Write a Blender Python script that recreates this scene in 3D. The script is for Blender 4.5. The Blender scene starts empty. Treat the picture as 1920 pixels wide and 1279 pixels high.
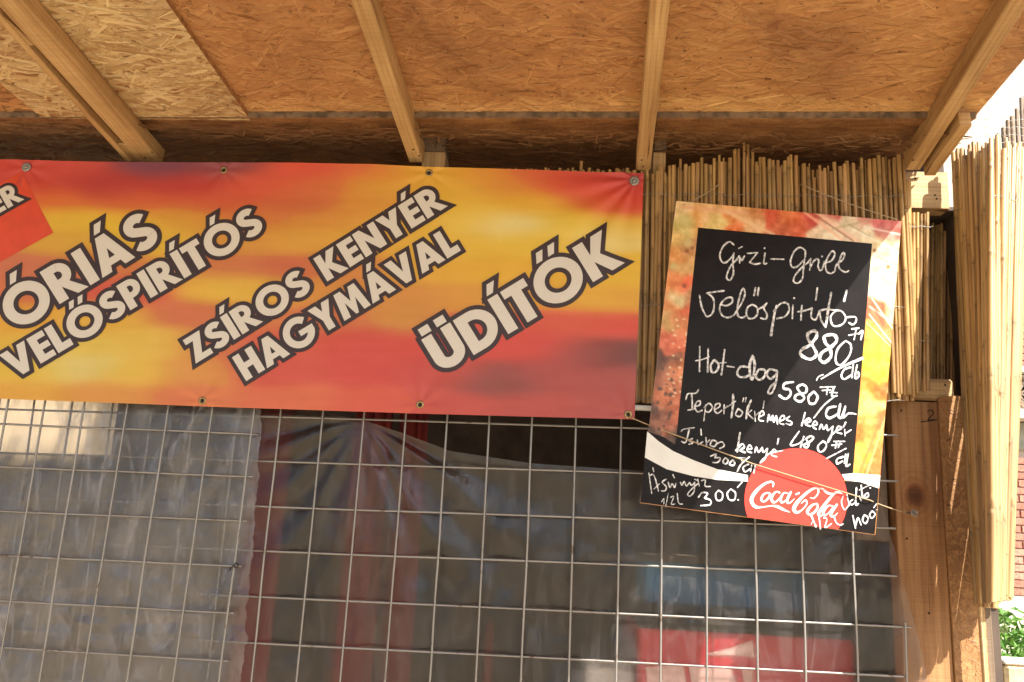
import bpy, bmesh, math, random
import numpy as np
from mathutils import Vector, Matrix
random.seed(7); rng = np.random.default_rng(7)
R = math.radians
# ------------------------------------------------------------------ camera
F_PX, CX, CY = 1500.0, 960.0, 639.5
CAM = Vector((0.0, -1.8, 1.6))
PITCH, YAW, ROLL = R(11.8), R(3.6), R(2.87)
_f = Vector((-math.sin(YAW)*math.cos(PITCH), math.cos(YAW)*math.cos(PITCH), math.sin(PITCH)))
_r = _f.cross(Vector((0, 0, 1))).normalized()
_u = _r.cross(_f).normalized()
RT = (_r*math.cos(ROLL) + _u*math.sin(ROLL)).normalized()
UP = (_u*math.cos(ROLL) - _r*math.sin(ROLL)).normalized()
scene = bpy.context.scene
cd = bpy.data.cameras.new("camera"); cam = bpy.data.objects.new("camera", cd)
scene.collection.objects.link(cam)
m = Matrix((RT, UP, -_f)).transposed().to_4x4(); m.translation = CAM
cam.matrix_world = m
cd.sensor_width = 36; cd.lens = 36*F_PX/1920; cd.clip_start = 0.02; cd.clip_end = 500
scene.camera = cam
# ------------------------------------------------------------------ world, sun, exposure
SUN_TO = Vector((0.80, -1.0, 1.28)).normalized()      # towards the sun
el = math.asin(SUN_TO.z); az = math.atan2(SUN_TO.x, SUN_TO.y)
w = bpy.data.worlds.new("World"); scene.world = w; w.use_nodes = True
nt = w.node_tree; bg = nt.nodes["Background"]
sky = nt.nodes.new("ShaderNodeTexSky"); sky.sky_type = 'NISHITA'; sky.sun_disc = False
sky.sun_elevation = el; sky.sun_rotation = az; sky.dust_density = 3.0; sky.air_density = 1.0
nt.links.new(sky.outputs[0], bg.inputs[0]); bg.inputs[1].default_value = 0.09
sd = bpy.data.lights.new("sun", 'SUN'); sd.energy = 5.0; sd.angle = R(0.55); sd.color = (1.0, 0.93, 0.82)
sun = bpy.data.objects.new("sun", sd); scene.collection.objects.link(sun)
sun.rotation_euler = SUN_TO.to_track_quat('Z', 'Y').to_euler()
scene.view_settings.view_transform = 'Standard'; scene.view_settings.look = 'None'
scene.view_settings.exposure = 1.3; scene.view_settings.gamma = 1.0
scene.view_settings.use_curve_mapping = False
scene.render.engine = 'CYCLES'
scene.cycles.max_bounces = 10; scene.cycles.diffuse_bounces = 6; scene.cycles.transparent_max_bounces = 24
scene.cycles.use_denoising = True

# ------------------------------------------------------------------ helpers
def ray(px, py):
    return (_f*F_PX + RT*(px-CX) - UP*(py-CY)).normalized()
def P(px, py, Y=0.0):                                   # pixel of the photo -> point on the plane y = Y
    d = ray(px, py); return CAM + d*((Y-CAM.y)/d.y)
def PP(px, py, o, n):                                   # pixel -> point on a plane
    d = ray(px, py); return CAM + d*((o-CAM).dot(n)/d.dot(n))
def px_of(p):
    v = p-CAM; z = v.dot(_f); return (CX+F_PX*v.dot(RT)/z, CY-F_PX*v.dot(UP)/z)
def lin(c): return tuple((v/255/12.92 if v/255 <= .04045 else ((v/255+.055)/1.055)**2.4) for v in c)
ILL = (1.02, 0.90, 0.70)
def alb(r, g, b): return tuple(min(.85, v/i) for v, i in zip(lin((r, g, b)), ILL))

def mat(name):
    m = bpy.data.materials.new(name); m.use_nodes = True
    n = m.node_tree.nodes; b = n["Principled BSDF"]
    return m, m.node_tree, b
def N(nt, t, **kw):
    n = nt.nodes.new(t)
    for k, v in kw.items():
        if k.startswith('i_'): n.inputs[k[2:].replace('_', ' ')].default_value = v
        else: setattr(n, k, v)
    return n
def ramp(nt, fac, stops):
    r = nt.nodes.new("ShaderNodeValToRGB"); e = r.color_ramp.elements
    while len(e) < len(stops): e.new(0.5)
    for i, (p, c) in enumerate(stops): e[i].position = p; e[i].color = (*c, 1)
    nt.links.new(fac, r.inputs[0]); return r.outputs[0]
def mixc(nt, mode, f, a, b):
    n = nt.nodes.new("ShaderNodeMix"); n.data_type = 'RGBA'; n.blend_type = mode
    for s, v in ((n.inputs[0], f), (n.inputs[6], a), (n.inputs[7], b)):
        if isinstance(v, bpy.types.NodeSocket): nt.links.new(v, s)
        elif isinstance(v, (int, float)): s.default_value = v
        else: s.default_value = (*v, 1)
    return n.outputs[2]
def bump(nt, b, h, s, d=0.002):
    n = nt.nodes.new("ShaderNodeBump"); n.inputs["Strength"].default_value = s; n.inputs["Distance"].default_value = d
    nt.links.new(h, n.inputs["Height"]); nt.links.new(n.outputs[0], b.inputs["Normal"])

def wood_mat(name, c1, c2, c3, rough=.7, scale=1.0, dirt=.25):
    m, nt, b = mat(name); L = nt.links.new
    uv = N(nt, "ShaderNodeUVMap"); oi = N(nt, "ShaderNodeObjectInfo")
    add = N(nt, "ShaderNodeVectorMath", operation='ADD'); L(uv.outputs[0], add.inputs[0])
    rn = N(nt, "ShaderNodeMath", operation='MULTIPLY'); L(oi.outputs["Random"], rn.inputs[0]); rn.inputs[1].default_value = 37
    L(rn.outputs[0], add.inputs[1])
    mp = N(nt, "ShaderNodeMapping"); mp.inputs["Scale"].default_value = (3*scale, 55*scale, 1); L(add.outputs[0], mp.inputs[0])
    n1 = N(nt, "ShaderNodeTexNoise", i_Scale=1.0, i_Detail=6.0, i_Roughness=.6, i_Distortion=.6); L(mp.outputs[0], n1.inputs[0])
    mp2 = N(nt, "ShaderNodeMapping"); mp2.inputs["Scale"].default_value = (2.2, 9, 1); L(add.outputs[0], mp2.inputs[0])
    n2 = N(nt, "ShaderNodeTexNoise", i_Scale=1.0, i_Detail=3.0); L(mp2.outputs[0], n2.inputs[0])
    wv = N(nt, "ShaderNodeTexWave", i_Scale=4.0, i_Distortion=5.0, i_Detail=3.0, i_Detail_Scale=1.2); wv.bands_direction = 'Y'
    mp3 = N(nt, "ShaderNodeMapping"); mp3.inputs["Scale"].default_value = (1.0, 8*scale, 1); L(add.outputs[0], mp3.inputs[0]); L(mp3.outputs[0], wv.inputs[0])
    c = ramp(nt, n1.outputs[0], [(.3, c3), (.5, c1), (.72, c2)])
    c = mixc(nt, 'MULTIPLY', .35, c, ramp(nt, wv.outputs["Fac"], [(0, (.62, .5, .38)), (.45, (1, 1, 1)), (1, (1, 1, 1))]))
    c = mixc(nt, 'MULTIPLY', dirt, c, ramp(nt, n2.outputs[0], [(.3, (.45, .38, .32)), (.6, (1, 1, 1))]))
    # knots
    vo = N(nt, "ShaderNodeTexVoronoi", i_Scale=1.0); mp4 = N(nt, "ShaderNodeMapping"); mp4.inputs["Scale"].default_value = (3.2, 9, 1)
    L(add.outputs[0], mp4.inputs[0]); L(mp4.outputs[0], vo.inputs[0])
    c = mixc(nt, 'MULTIPLY', 1.0, c, ramp(nt, vo.outputs["Distance"], [(.035, (.28, .17, .1)), (.075, (.8, .68, .55)), (.12, (1, 1, 1))]))
    L(c, b.inputs["Base Color"]); b.inputs["Roughness"].default_value = rough
    # saw marks and fine cracks
    sm = N(nt, "ShaderNodeMapping"); sm.inputs["Scale"].default_value = (260, 6, 1); L(add.outputs[0], sm.inputs[0])
    n6 = N(nt, "ShaderNodeTexNoise", i_Scale=1.0, i_Detail=2.0); L(sm.outputs[0], n6.inputs[0])
    ck = N(nt, "ShaderNodeMapping"); ck.inputs["Scale"].default_value = (5, 150, 1); L(add.outputs[0], ck.inputs[0])
    n7 = N(nt, "ShaderNodeTexNoise", i_Scale=1.0, i_Detail=3.0, i_Distortion=.4); L(ck.outputs[0], n7.inputs[0])
    b_in = b.inputs["Base Color"].links[0].from_socket
    c2_ = mixc(nt, 'MULTIPLY', .8, b_in, ramp(nt, n7.outputs[0], [(.27, (.3, .22, .17)), (.33, (1, 1, 1))]))
    c2_ = mixc(nt, 'MULTIPLY', .25, c2_, ramp(nt, n6.outputs[0], [(.4, (.7, .66, .6)), (.6, (1, 1, 1))])); L(c2_, b.inputs["Base Color"])
    hs = N(nt, "ShaderNodeMath", operation='ADD'); L(n1.outputs[0], hs.inputs[0]); L(n6.outputs[0], hs.inputs[1])
    bump(nt, b, hs.outputs[0], .5, .0014)
    return m

def osb_base(name, a, bcol, c):
    m, nt, b = mat(name); L = nt.links.new
    tc = N(nt, "ShaderNodeTexCoord")
    mp = N(nt, "ShaderNodeMapping"); mp.inputs["Scale"].default_value = (14, 40, 40); L(tc.outputs["Object"], mp.inputs[0])
    n1 = N(nt, "ShaderNodeTexNoise", i_Scale=1.0, i_Detail=8.0, i_Roughness=.7, i_Distortion=1.2); L(mp.outputs[0], n1.inputs[0])
    n2 = N(nt, "ShaderNodeTexNoise", i_Scale=160.0, i_Detail=4.0); L(tc.outputs["Object"], n2.inputs[0])
    col = ramp(nt, n1.outputs[0], [(.3, a), (.5, bcol), (.7, c)])
    col = mixc(nt, 'MULTIPLY', .6, col, ramp(nt, n2.outputs[0], [(.35, (.5, .42, .35)), (.55, (1, 1, 1))]))
    L(col, b.inputs["Base Color"]); b.inputs["Roughness"].default_value = .75
    bump(nt, b, n1.outputs[0], .6, .003); return m

def strand_mat(name):
    m, nt, b = mat(name); L = nt.links.new
    at = N(nt, "ShaderNodeAttribute", attribute_name="col"); uv = N(nt, "ShaderNodeUVMap")
    mp = N(nt, "ShaderNodeMapping"); mp.inputs["Scale"].default_value = (22, 520, 1); L(uv.outputs[0], mp.inputs[0])
    n1 = N(nt, "ShaderNodeTexNoise", i_Scale=1.0, i_Detail=5.0, i_Roughness=.65); L(mp.outputs[0], n1.inputs[0])
    mp2 = N(nt, "ShaderNodeMapping"); mp2.inputs["Scale"].default_value = (60, 160, 1); L(uv.outputs[0], mp2.inputs[0])
    n2 = N(nt, "ShaderNodeTexNoise", i_Scale=1.0, i_Detail=6.0, i_Roughness=.7, i_Distortion=.3); L(mp2.outputs[0], n2.inputs[0])
    c = mixc(nt, 'MULTIPLY', .75, at.outputs["Color"], ramp(nt, n1.outputs[0], [(.3, (.74, .68, .62)), (.52, (1, 1, 1)), (.75, (1.14, 1.1, 1.05))]))
    tc = N(nt, "ShaderNodeTexCoord")
    n3 = N(nt, "ShaderNodeTexNoise", i_Scale=3.2, i_Detail=5.0, i_Roughness=.6, i_Distortion=.8); L(tc.outputs["Object"], n3.inputs[0])
    c = mixc(nt, 'MULTIPLY', .8, c, ramp(nt, n2.outputs[0], [(.27, (.55, .45, .38)), (.4, (1, 1, 1))]))
    n5 = N(nt, "ShaderNodeTexNoise", i_Scale=70.0, i_Detail=3.0, i_Roughness=.6); L(tc.outputs['Object'], n5.inputs[0])
    c = mixc(nt, 'MULTIPLY', .8, c, ramp(nt, n5.outputs[0], [(.29, (.22, .15, .11)), (.35, (1, 1, 1))]))
    c = mixc(nt, 'MULTIPLY', .75, c, ramp(nt, n3.outputs[0], [(.33, (.52, .43, .42)), (.48, (.92, .88, .86)), (.58, (1, 1, 1)), (.72, (1.18, 1.2, 1.1))]))
    L(c, b.inputs["Base Color"]); b.inputs["Roughness"].default_value = .6
    bump(nt, b, n1.outputs[0], .25, .0006); return m

def plain(name, col, rough=.6, metal=0.0, nscale=60, var=.15, bmp=.1):
    m, nt, b = mat(name); L = nt.links.new
    tc = N(nt, "ShaderNodeTexCoord"); n1 = N(nt, "ShaderNodeTexNoise", i_Scale=float(nscale), i_Detail=5.0); L(tc.outputs["Object"], n1.inputs[0])
    c = mixc(nt, 'MULTIPLY', 1.0, col, ramp(nt, n1.outputs[0], [(.35, (1-var*2,)*3), (.6, (1, 1, 1))]))
    L(c, b.inputs["Base Color"]); b.inputs["Roughness"].default_value = rough; b.inputs["Metallic"].default_value = metal
    if bmp: bump(nt, b, n1.outputs[0], bmp, .001)
    return m
def print_mat(name, rough=.35, grime=.12):             # flat print carried as a colour attribute
    m, nt, b = mat(name); L = nt.links.new
    at = N(nt, "ShaderNodeAttribute", attribute_name="col"); tc = N(nt, "ShaderNodeTexCoord")
    n1 = N(nt, "ShaderNodeTexNoise", i_Scale=900.0, i_Detail=2.0); L(tc.outputs["Object"], n1.inputs[0])
    n2 = N(nt, "ShaderNodeTexNoise", i_Scale=9.0, i_Detail=6.0, i_Roughness=.65); L(tc.outputs["Object"], n2.inputs[0])
    c = mixc(nt, 'MULTIPLY', .3, at.outputs["Color"], ramp(nt, n1.outputs[0], [(.35, (.8, .8, .8)), (.6, (1, 1, 1))]))
    c = mixc(nt, 'MULTIPLY', grime, c, ramp(nt, n2.outputs[0], [(.35, (.6, .55, .5)), (.6, (1, 1, 1))]))
    L(c, b.inputs["Base Color"]); b.inputs["Roughness"].default_value = rough
    r = ramp(nt, n2.outputs[0], [(.3, (rough+.15,)*3), (.7, (rough-.05,)*3)]); L(r, b.inputs["Roughness"])
    return m

M = {}
M['batten'] = wood_mat('sawn_pine', (.52, .33, .14), (.62, .42, .20), (.36, .20, .08), dirt=.6)
M['plank'] = wood_mat('stained_pine', (.36, .19, .08), (.44, .25, .11), (.22, .10, .04), scale=.55)
def add_knot(m, cx, cz, r):
    nt = m.node_tree; b = nt.nodes["Principled BSDF"]; L = nt.links.new; src = b.inputs["Base Color"].links[0].from_socket
    ge = N(nt, "ShaderNodeNewGeometry"); mp = N(nt, "ShaderNodeMapping"); mp.vector_type = 'POINT'
    mp.inputs["Location"].default_value = (-cx/r, 0, -cz/(r*1.25)); mp.inputs["Scale"].default_value = (1/r, 0, 1/(r*1.25)); L(ge.outputs["Position"], mp.inputs[0])
    nz = N(nt, "ShaderNodeTexNoise", i_Scale=1.3, i_Detail=3.0); L(mp.outputs[0], nz.inputs[0])
    ln_ = N(nt, "ShaderNodeVectorMath", operation='LENGTH'); L(mp.outputs[0], ln_.inputs[0])
    ad = N(nt, "ShaderNodeMath", operation='MULTIPLY_ADD'); L(nz.outputs[0], ad.inputs[0]); ad.inputs[1].default_value = .5; L(ln_.outputs["Value"], ad.inputs[2])
    k1 = ramp(nt, ad.outputs[0], [(.0, (.25, .16, .12)), (.32, (.32, .2, .14)), (.5, (.75, .6, .5)), (.62, (1, 1, 1))]) if 0 else None
    dv = N(nt, "ShaderNodeMath", operation='DIVIDE'); L(ad.outputs[0], dv.inputs[0]); dv.inputs[1].default_value = 5.0
    k1 = ramp(nt, dv.outputs[0], [(.10, (.25, .16, .12)), (.22, (.38, .25, .18)), (.30, (.72, .56, .45)), (.37, (.95, .88, .82)), (.42, (.84, .74, .66)), (.5, (1, 1, 1)), (.58, (.92, .87, .82)), (.68, (1, 1, 1))])
    L(mixc(nt, 'MULTIPLY', 1.0, src, k1), b.inputs["Base Color"])
_k = P(1716, 930, .024); add_knot(M['plank'], _k.x, _k.z, .016)
M['header'] = wood_mat('pale_pine', (.60, .42, .22), (.68, .50, .28), (.44, .28, .13))
M['old'] = wood_mat('grey_old_wood', (.19, .14, .095), (.26, .19, .13), (.10, .07, .05))
M['osb'] = osb_base('osb_core', (.17, .075, .028), (.33, .155, .055), (.44, .23, .09))
M['osb_edge'] = osb_base('osb_post_core', (.26, .13, .05), (.40, .21, .085), (.50, .30, .13))
M['strand'] = strand_mat('wood_strands')
M['galv'] = plain('galvanised_wire', (.38, .37, .355), .42, .5, 300, .25)
_n = M['galv'].node_tree; _b = _n.nodes['Principled BSDF']; _s = _b.inputs['Base Color'].links[0].from_socket
_ge = N(_n, "ShaderNodeNewGeometry"); _z = N(_n, "ShaderNodeTexNoise", i_Scale=22.0, i_Detail=5.0, i_Roughness=.7); _n.links.new(_ge.outputs["Position"], _z.inputs[0])
_n.links.new(mixc(_n, 'MIX', ramp(_n, _z.outputs[0], [(.60, (0, 0, 0)), (.68, (.9, .9, .9))]), _s, (.13, .07, .04)), _b.inputs['Base Color'])
M['print'] = print_mat('vinyl_print', .42)
M['card'] = print_mat('laminated_print', .22, .05)
M['white_vinyl'] = plain('white_vinyl_lettering', alb(216, 202, 174), .45, 0, 1400, .06, 0)
M['dark_vinyl'] = plain('dark_brown_vinyl', alb(58, 40, 36), .42, 0, 40, .1, 0)
M['chalkboard'] = plain('black_board_face', (.012, .010, .010), .2, 0, 30, .15, .02)
M['chalkboard'].node_tree.nodes['Principled BSDF'].inputs['Specular IOR Level'].default_value = .16
M['chalkboard'].node_tree.nodes['Principled BSDF'].inputs['Roughness'].default_value = .32
M['white_card'] = plain('white_card_print', (.75, .76, .72), .25, 0, 20, .04, 0)
M['red_card'] = plain('red_card_print', (.72, .05, .035), .25, 0, 20, .06, 0)
M['chalk'] = plain('white_marker', (.78, .79, .80), .7, 0, 170, .34, 0)
M['string'] = plain('twine', (.55, .42, .26), .9, 0, 900, .3, .4)
M['brass'] = plain('brass_eyelet', (.45, .33, .16), .35, .85, 200, .2)
M['dark'] = plain('dark_void', (.02, .017, .014), .9)

def link(o, parent=None):
    scene.collection.objects.link(o)
    if parent is not None: o.parent = parent
    return o
def obj(name, me, m=None, parent=None, **props):
    o = bpy.data.objects.new(name, me)
    if m is not None:
        if not me.materials: me.materials.append(m)
    link(o, parent)
    for k, v in props.items(): o[k] = v
    return o
def thing(name, label, cat, loc=(0, 0, 0), group=None):
    o = bpy.data.objects.new(name, None); scene.collection.objects.link(o); o.location = loc
    o.empty_display_size = .1
    o['label'] = label; o['category'] = cat
    if group: o['group'] = group
    return o
def tag(o, label, cat, group=None):
    o['label'] = label; o['category'] = cat
    if group: o['group'] = group
    return o
def me_from(name, v, f, smooth=False, uv=None, cols=None):
    me = bpy.data.meshes.new(name); me.from_pydata([tuple(p) for p in v], [], f); me.update()
    if smooth: me.polygons.foreach_set('use_smooth', [True]*len(me.polygons))
    if uv is not None:
        l = me.uv_layers.new(name="UVMap"); l.data.foreach_set('uv', np.asarray(uv, dtype=np.float32).ravel())
    if cols is not None:                                # per vertex
        a = me.color_attributes.new("col", 'FLOAT_COLOR', 'POINT')
        c = np.ones((len(v), 4), np.float32); c[:, :3] = cols; a.data.foreach_set('color', c.ravel())
    return me
def shift(me, base):                                    # keep a child's vertices relative to its empty
    me.transform(Matrix.Translation(-Vector(base))); return me

def beam(name, p0, p1, wdir, wid, ndir, dep, m, parent=None, bev=.0015, base=(0, 0, 0), jit=0.0):
    """box from p0 to p1; wid along wdir, dep along ndir; p0,p1 lie on the corner line w=0,n=0"""
    p0 = Vector(p0); p1 = Vector(p1); ax = (p1-p0); Ln = ax.length; ax.normalize()
    wd = (Vector(wdir) - ax*Vector(wdir).dot(ax)).normalized()
    nd = ax.cross(wd); nd = nd if nd.dot(Vector(ndir)) > 0 else -nd
    bm = bmesh.new(); uvl = bm.loops.layers.uv.new("UVMap")
    seg = max(1, int(Ln/.12)); rings = []
    for i in range(seg+1):
        c = p0 + ax*(Ln*i/seg) + wd*random.uniform(-jit, jit) + nd*random.uniform(-jit, jit)*.5
        rings.append([bm.verts.new(c + wd*a*wid + nd*b*dep) for a, b in ((0, 0), (1, 0), (1, 1), (0, 1))])
    for i in range(seg):
        for k in range(4):
            bm.faces.new((rings[i][k], rings[i][(k+1) % 4], rings[i+1][(k+1) % 4], rings[i+1][k]))
    bm.faces.new(rings[0][::-1]); bm.faces.new(rings[-1])
    bmesh.ops.recalc_face_normals(bm, faces=bm.faces)
    if bev:
        es = [e for e in bm.edges if len(e.link_faces) == 2 and e.link_faces[0].normal.angle(e.link_faces[1].normal) > 1]
        bmesh.ops.bevel(bm, geom=es, offset=bev, segments=1, affect='EDGES')
    for f in bm.faces:
        n = f.normal
        for l in f.loops:
            q = l.vert.co - p0; u = q.dot(ax); a = q.dot(wd); b_ = q.dot(nd)
            if abs(n.dot(ax)) > .7: l[uvl].uv = (a, b_*1.0+.3)
            elif abs(n.dot(wd)) > .7: l[uvl].uv = (u, b_ + wid)
            else: l[uvl].uv = (u, a)
    me = bpy.data.meshes.new(name); bm.to_mesh(me); bm.free()
    return obj(name, shift(me, base), m, parent)

def tube_me(name, pts, r, sides=6, cols=None):
    pts = [Vector(p) for p in pts]; n = len(pts); v = []; f = []
    rr = r if isinstance(r, (list, tuple)) else [r]*n
    t0 = (pts[1]-pts[0]).normalized(); a = t0.orthogonal().normalized()
    for i, p in enumerate(pts):
        t = (pts[min(i+1, n-1)]-pts[max(i-1, 0)]).normalized()
        a = (a - t*a.dot(t)).normalized(); b = t.cross(a)
        for k in range(sides):
            an = 2*math.pi*k/sides; v.append(p + (a*math.cos(an)+b*math.sin(an))*rr[i])
    for i in range(n-1):
        for k in range(sides):
            f.append((i*sides+k, i*sides+(k+1) % sides, (i+1)*sides+(k+1) % sides, (i+1)*sides+k))
    f.append(tuple(range(sides-1, -1, -1))); f.append(tuple((n-1)*sides+k for k in range(sides)))
    c = None
    if cols is not None: c = np.repeat(np.asarray(cols), sides, axis=0)
    return me_from(name, v, f, smooth=True, cols=c)

# ------------------------------------------------------------------ ground and background
def sheet_ground():
    m, nt, b = mat('dusty_paving'); L = nt.links.new
    tc = N(nt, "ShaderNodeTexCoord"); n1 = N(nt, "ShaderNodeTexNoise", i_Scale=1.3, i_Detail=8.0); L(tc.outputs["Object"], n1.inputs[0])
    n2 = N(nt, "ShaderNodeTexNoise", i_Scale=60.0, i_Detail=4.0); L(tc.outputs["Object"], n2.inputs[0])
    c = ramp(nt, n1.outputs[0], [(.3, (.33, .255, .165)), (.7, (.45, .36, .24))])
    c = mixc(nt, 'MULTIPLY', .5, c, ramp(nt, n2.outputs[0], [(.35, (.6, .58, .55)), (.6, (1, 1, 1))]))
    L(c, b.inputs["Base Color"]); b.inputs["Roughness"].default_value = .9; bump(nt, b, n2.outputs[0], .5, .01)
    v = [(-200, -200, 0), (200, -200, 0), (200, 200, 0), (-200, 200, 0)]
    o = obj('ground', me_from('ground', v, [(0, 1, 2, 3)]), m); o['kind'] = 'structure'
sheet_ground()

def boxme(name, lo, hi, bev=.002):
    bm = bmesh.new(); bmesh.ops.create_cube(bm, size=1)
    for v in bm.verts: v.co = Vector([(lo[i]+hi[i])/2 + v.co[i]*(hi[i]-lo[i]) for i in range(3)])
    if bev: bmesh.ops.bevel(bm, geom=bm.edges[:], offset=bev, segments=1, affect='EDGES')
    me = bpy.data.meshes.new(name); bm.to_mesh(me); bm.free(); return me

YB = 6.4
def zb(py, px=1900): return P(px, py, YB).z
def xb(px, py=900): return P(px, py, YB).x
def building():
    x0 = xb(1700); x1 = x0 + 5.0
    base = Vector(((x0+x1)/2, YB+1.5, 0))
    t = thing('brick_building', 'red brick building with cream bands and ornamental tiles behind the reed mat', 'building', base)
    plaster = plain('lime_plaster', (.62, .58, .50), .85, 0, 12, .12)
    mortar = plain('mortar', (.50, .44, .38), .9, 0, 80, .15)
    brick = []
    for i, c in enumerate(((.46, .20, .14), (.40, .165, .115), (.52, .25, .18))): brick.append(plain('fired_brick_%s' % 'abc'[i], c, .85, 0, 40, .22, .4))
    ochre = plain('ochre_band', (.62, .42, .16), .8, 0, 20, .1)
    green = plain('grey_green_render', (.34, .36, .30), .85, 0, 15, .12)
    W = lambda name, lo, hi, m, bev=.004: obj(name, shift(boxme(name, lo, hi, bev), base), m, t)
    W('wall', (x0, YB+.03, 0), (x1, YB+3, 7.5), mortar, 0)
    def band(name, pa, pb, proud, m): W(name, (x0-.02, YB-proud, zb(pb)), (x1+.02, YB+.028, zb(pa)), m)
    band('plinth', 1118, 1500, .12, plaster)
    band('cornice', 690, 700, .10, plaster)
    band('cornice', 774, 790, .26, plaster)
    band('render_band', 792, 842, .015, green)
    band('cornice', 428, 437, .10, plaster)
    band('ochre_band', 438, 465, .015, ochre)
    band('cornice', 515, 536, .07, plaster)
    # ornamental tile friezes
    for (pa, pb) in ((702, 772), (467, 513)):
        za, zc = zb(pb), zb(pa); hh = zc-za
        W('frieze_panel', (x0, YB+.0, za+.001), (x1, YB+.027, zc-.001), plaster)
        k = 0; x = xb(1881)-hh*2.1
        proto = None
        while x < min(x1-hh, xb(1881)+1.6):
            bm = bmesh.new(); c = Vector((x+hh*.5, YB-.006, (za+zc)/2)); s = hh*.36; wv = hh*.05
            def bar(a, b):
                a = Vector((a[0], 0, a[1]))*s; b = Vector((b[0], 0, b[1]))*s; d = (b-a).normalized(); n = Vector((d.z, 0, -d.x))*wv
                q = [a-n, b-n, b+n, a+n]; f_ = [bm.verts.new(c+p+Vector((0, -.008, 0))) for p in q]; g_ = [bm.verts.new(c+p+Vector((0, .008, 0))) for p in q]
                bm.faces.new(f_); 
                for i in range(4): bm.faces.new((f_[i], f_[(i+1) % 4], g_[(i+1) % 4], g_[i]))
            for i in range(4):
                an = math.pi/2*i; rt = lambda p: (p[0]*math.cos(an)-p[1]*math.sin(an), p[0]*math.sin(an)+p[1]*math.cos(an))
                for a, b in (((-1, 1), (-.3, 1)), ((-.3, 1), (0, .6)), ((0, .6), (.3, 1)), ((.3, 1), (1, 1)), ((-.45, .45), (.0, .2)), ((0, .2), (.45, .45)), ((-.8, .75), (-.45, .45))):
                    bar(rt(a), rt(b))
            bmesh.ops.recalc_face_normals(bm, faces=bm.faces)
            me = bpy.data.meshes.new('ornament'); bm.to_mesh(me); bm.free()
            obj('ornament', shift(me, base), M['old'], t); x += hh*1.08; k += 1
    # bricks
    rows = []
    rh = (zb(919)-zb(1116))/13.5
    z = zb(1116)
    while z + rh < zb(843): rows.append(z); z += rh
    z = zb(688)
    while z + rh < zb(538): rows.append(z); z += rh
    z = zb(426)
    for i in range(7): rows.append(z); z += rh
    shared = [boxme('brick', (0, 0, 0), (.24, .03, rh-.012), .004) for _ in range(3)]
    for k_, s in enumerate(shared): s.materials.append(brick[k_])
    xs = xb(1880)-.1
    for i, z in enumerate(rows):
        for j in range(6):
            me = random.choice(shared)
            o = obj('brick', me, None, t); o.location = Vector((xs + j*.252 + (i % 2)*.126, YB+.004+random.uniform(-.002, .003), z)) - base
    # the courses farther along, joined
    v = []; f = []
    for i, z in enumerate(rows):
        x = xs + 6*.252 + (i % 2)*.126
        while x < x1-.25:
            b0 = len(v); v += [(x, YB+.005, z), (x+.24, YB+.005, z), (x+.24, YB+.005, z+rh-.012), (x, YB+.005, z+rh-.012)]
            v += [(x, YB+.035, z), (x+.24, YB+.035, z), (x+.24, YB+.035, z+rh-.012), (x, YB+.035, z+rh-.012)]
            f += [(b0, b0+1, b0+2, b0+3), (b0, b0+4, b0+5, b0+1), (b0+3, b0+2, b0+6, b0+7), (b0+1, b0+5, b0+6, b0+2), (b0, b0+3, b0+7, b0+4)]; x += .252
    o = obj('brick_courses', shift(me_from('brick_courses', v, f), base), brick[0], t); o['kind'] = 'stuff'
building()

wlp = plain('added_wall_cream', (.66, .54, .36), .9, 0, 6, .1)  # wall added behind the rear opening so its sunlit face brightens the film
hw = thing('added_bright_wall', 'sunlit cream wall added to glow through the plastic at the far left', 'wall', (-2.5, 5.2, 0))
obj('wall_face', shift(boxme('wall_face', (-9.5, 5.1, 0), (0.2, 5.3, 3.4), .01), hw.location), wlp, hw)
obj('coping', shift(boxme('coping', (-9.55, 5.05, 3.4005), (0.25, 5.35, 3.46), .01), hw.location), wlp, hw)

def leaf_mat(name, a, b_, c):
    m, nt, b = mat(name); L = nt.links.new
    tc = N(nt, "ShaderNodeAttribute", attribute_name="col"); tx = N(nt, "ShaderNodeTexCoord")
    n1 = N(nt, "ShaderNodeTexNoise", i_Scale=120.0, i_Detail=3.0); L(tx.outputs["Object"], n1.inputs[0])
    c_ = mixc(nt, 'MULTIPLY', .5, tc.outputs["Color"], ramp(nt, n1.outputs[0], [(.35, (.6, .65, .5)), (.6, (1, 1, 1))]))
    L(c_, b.inputs["Base Color"]); b.inputs["Roughness"].default_value = .45
    tr = N(nt, "ShaderNodeBsdfTranslucent"); L(c_, tr.inputs[0])
    mx = N(nt, "ShaderNodeMixShader"); mx.inputs[0].default_value = .3
    out = nt.nodes["Material Output"]; L(b.outputs[0], mx.inputs[1]); L(tr.outputs[0], mx.inputs[2]); L(mx.outputs[0], out.inputs[0])
    return m
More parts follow.
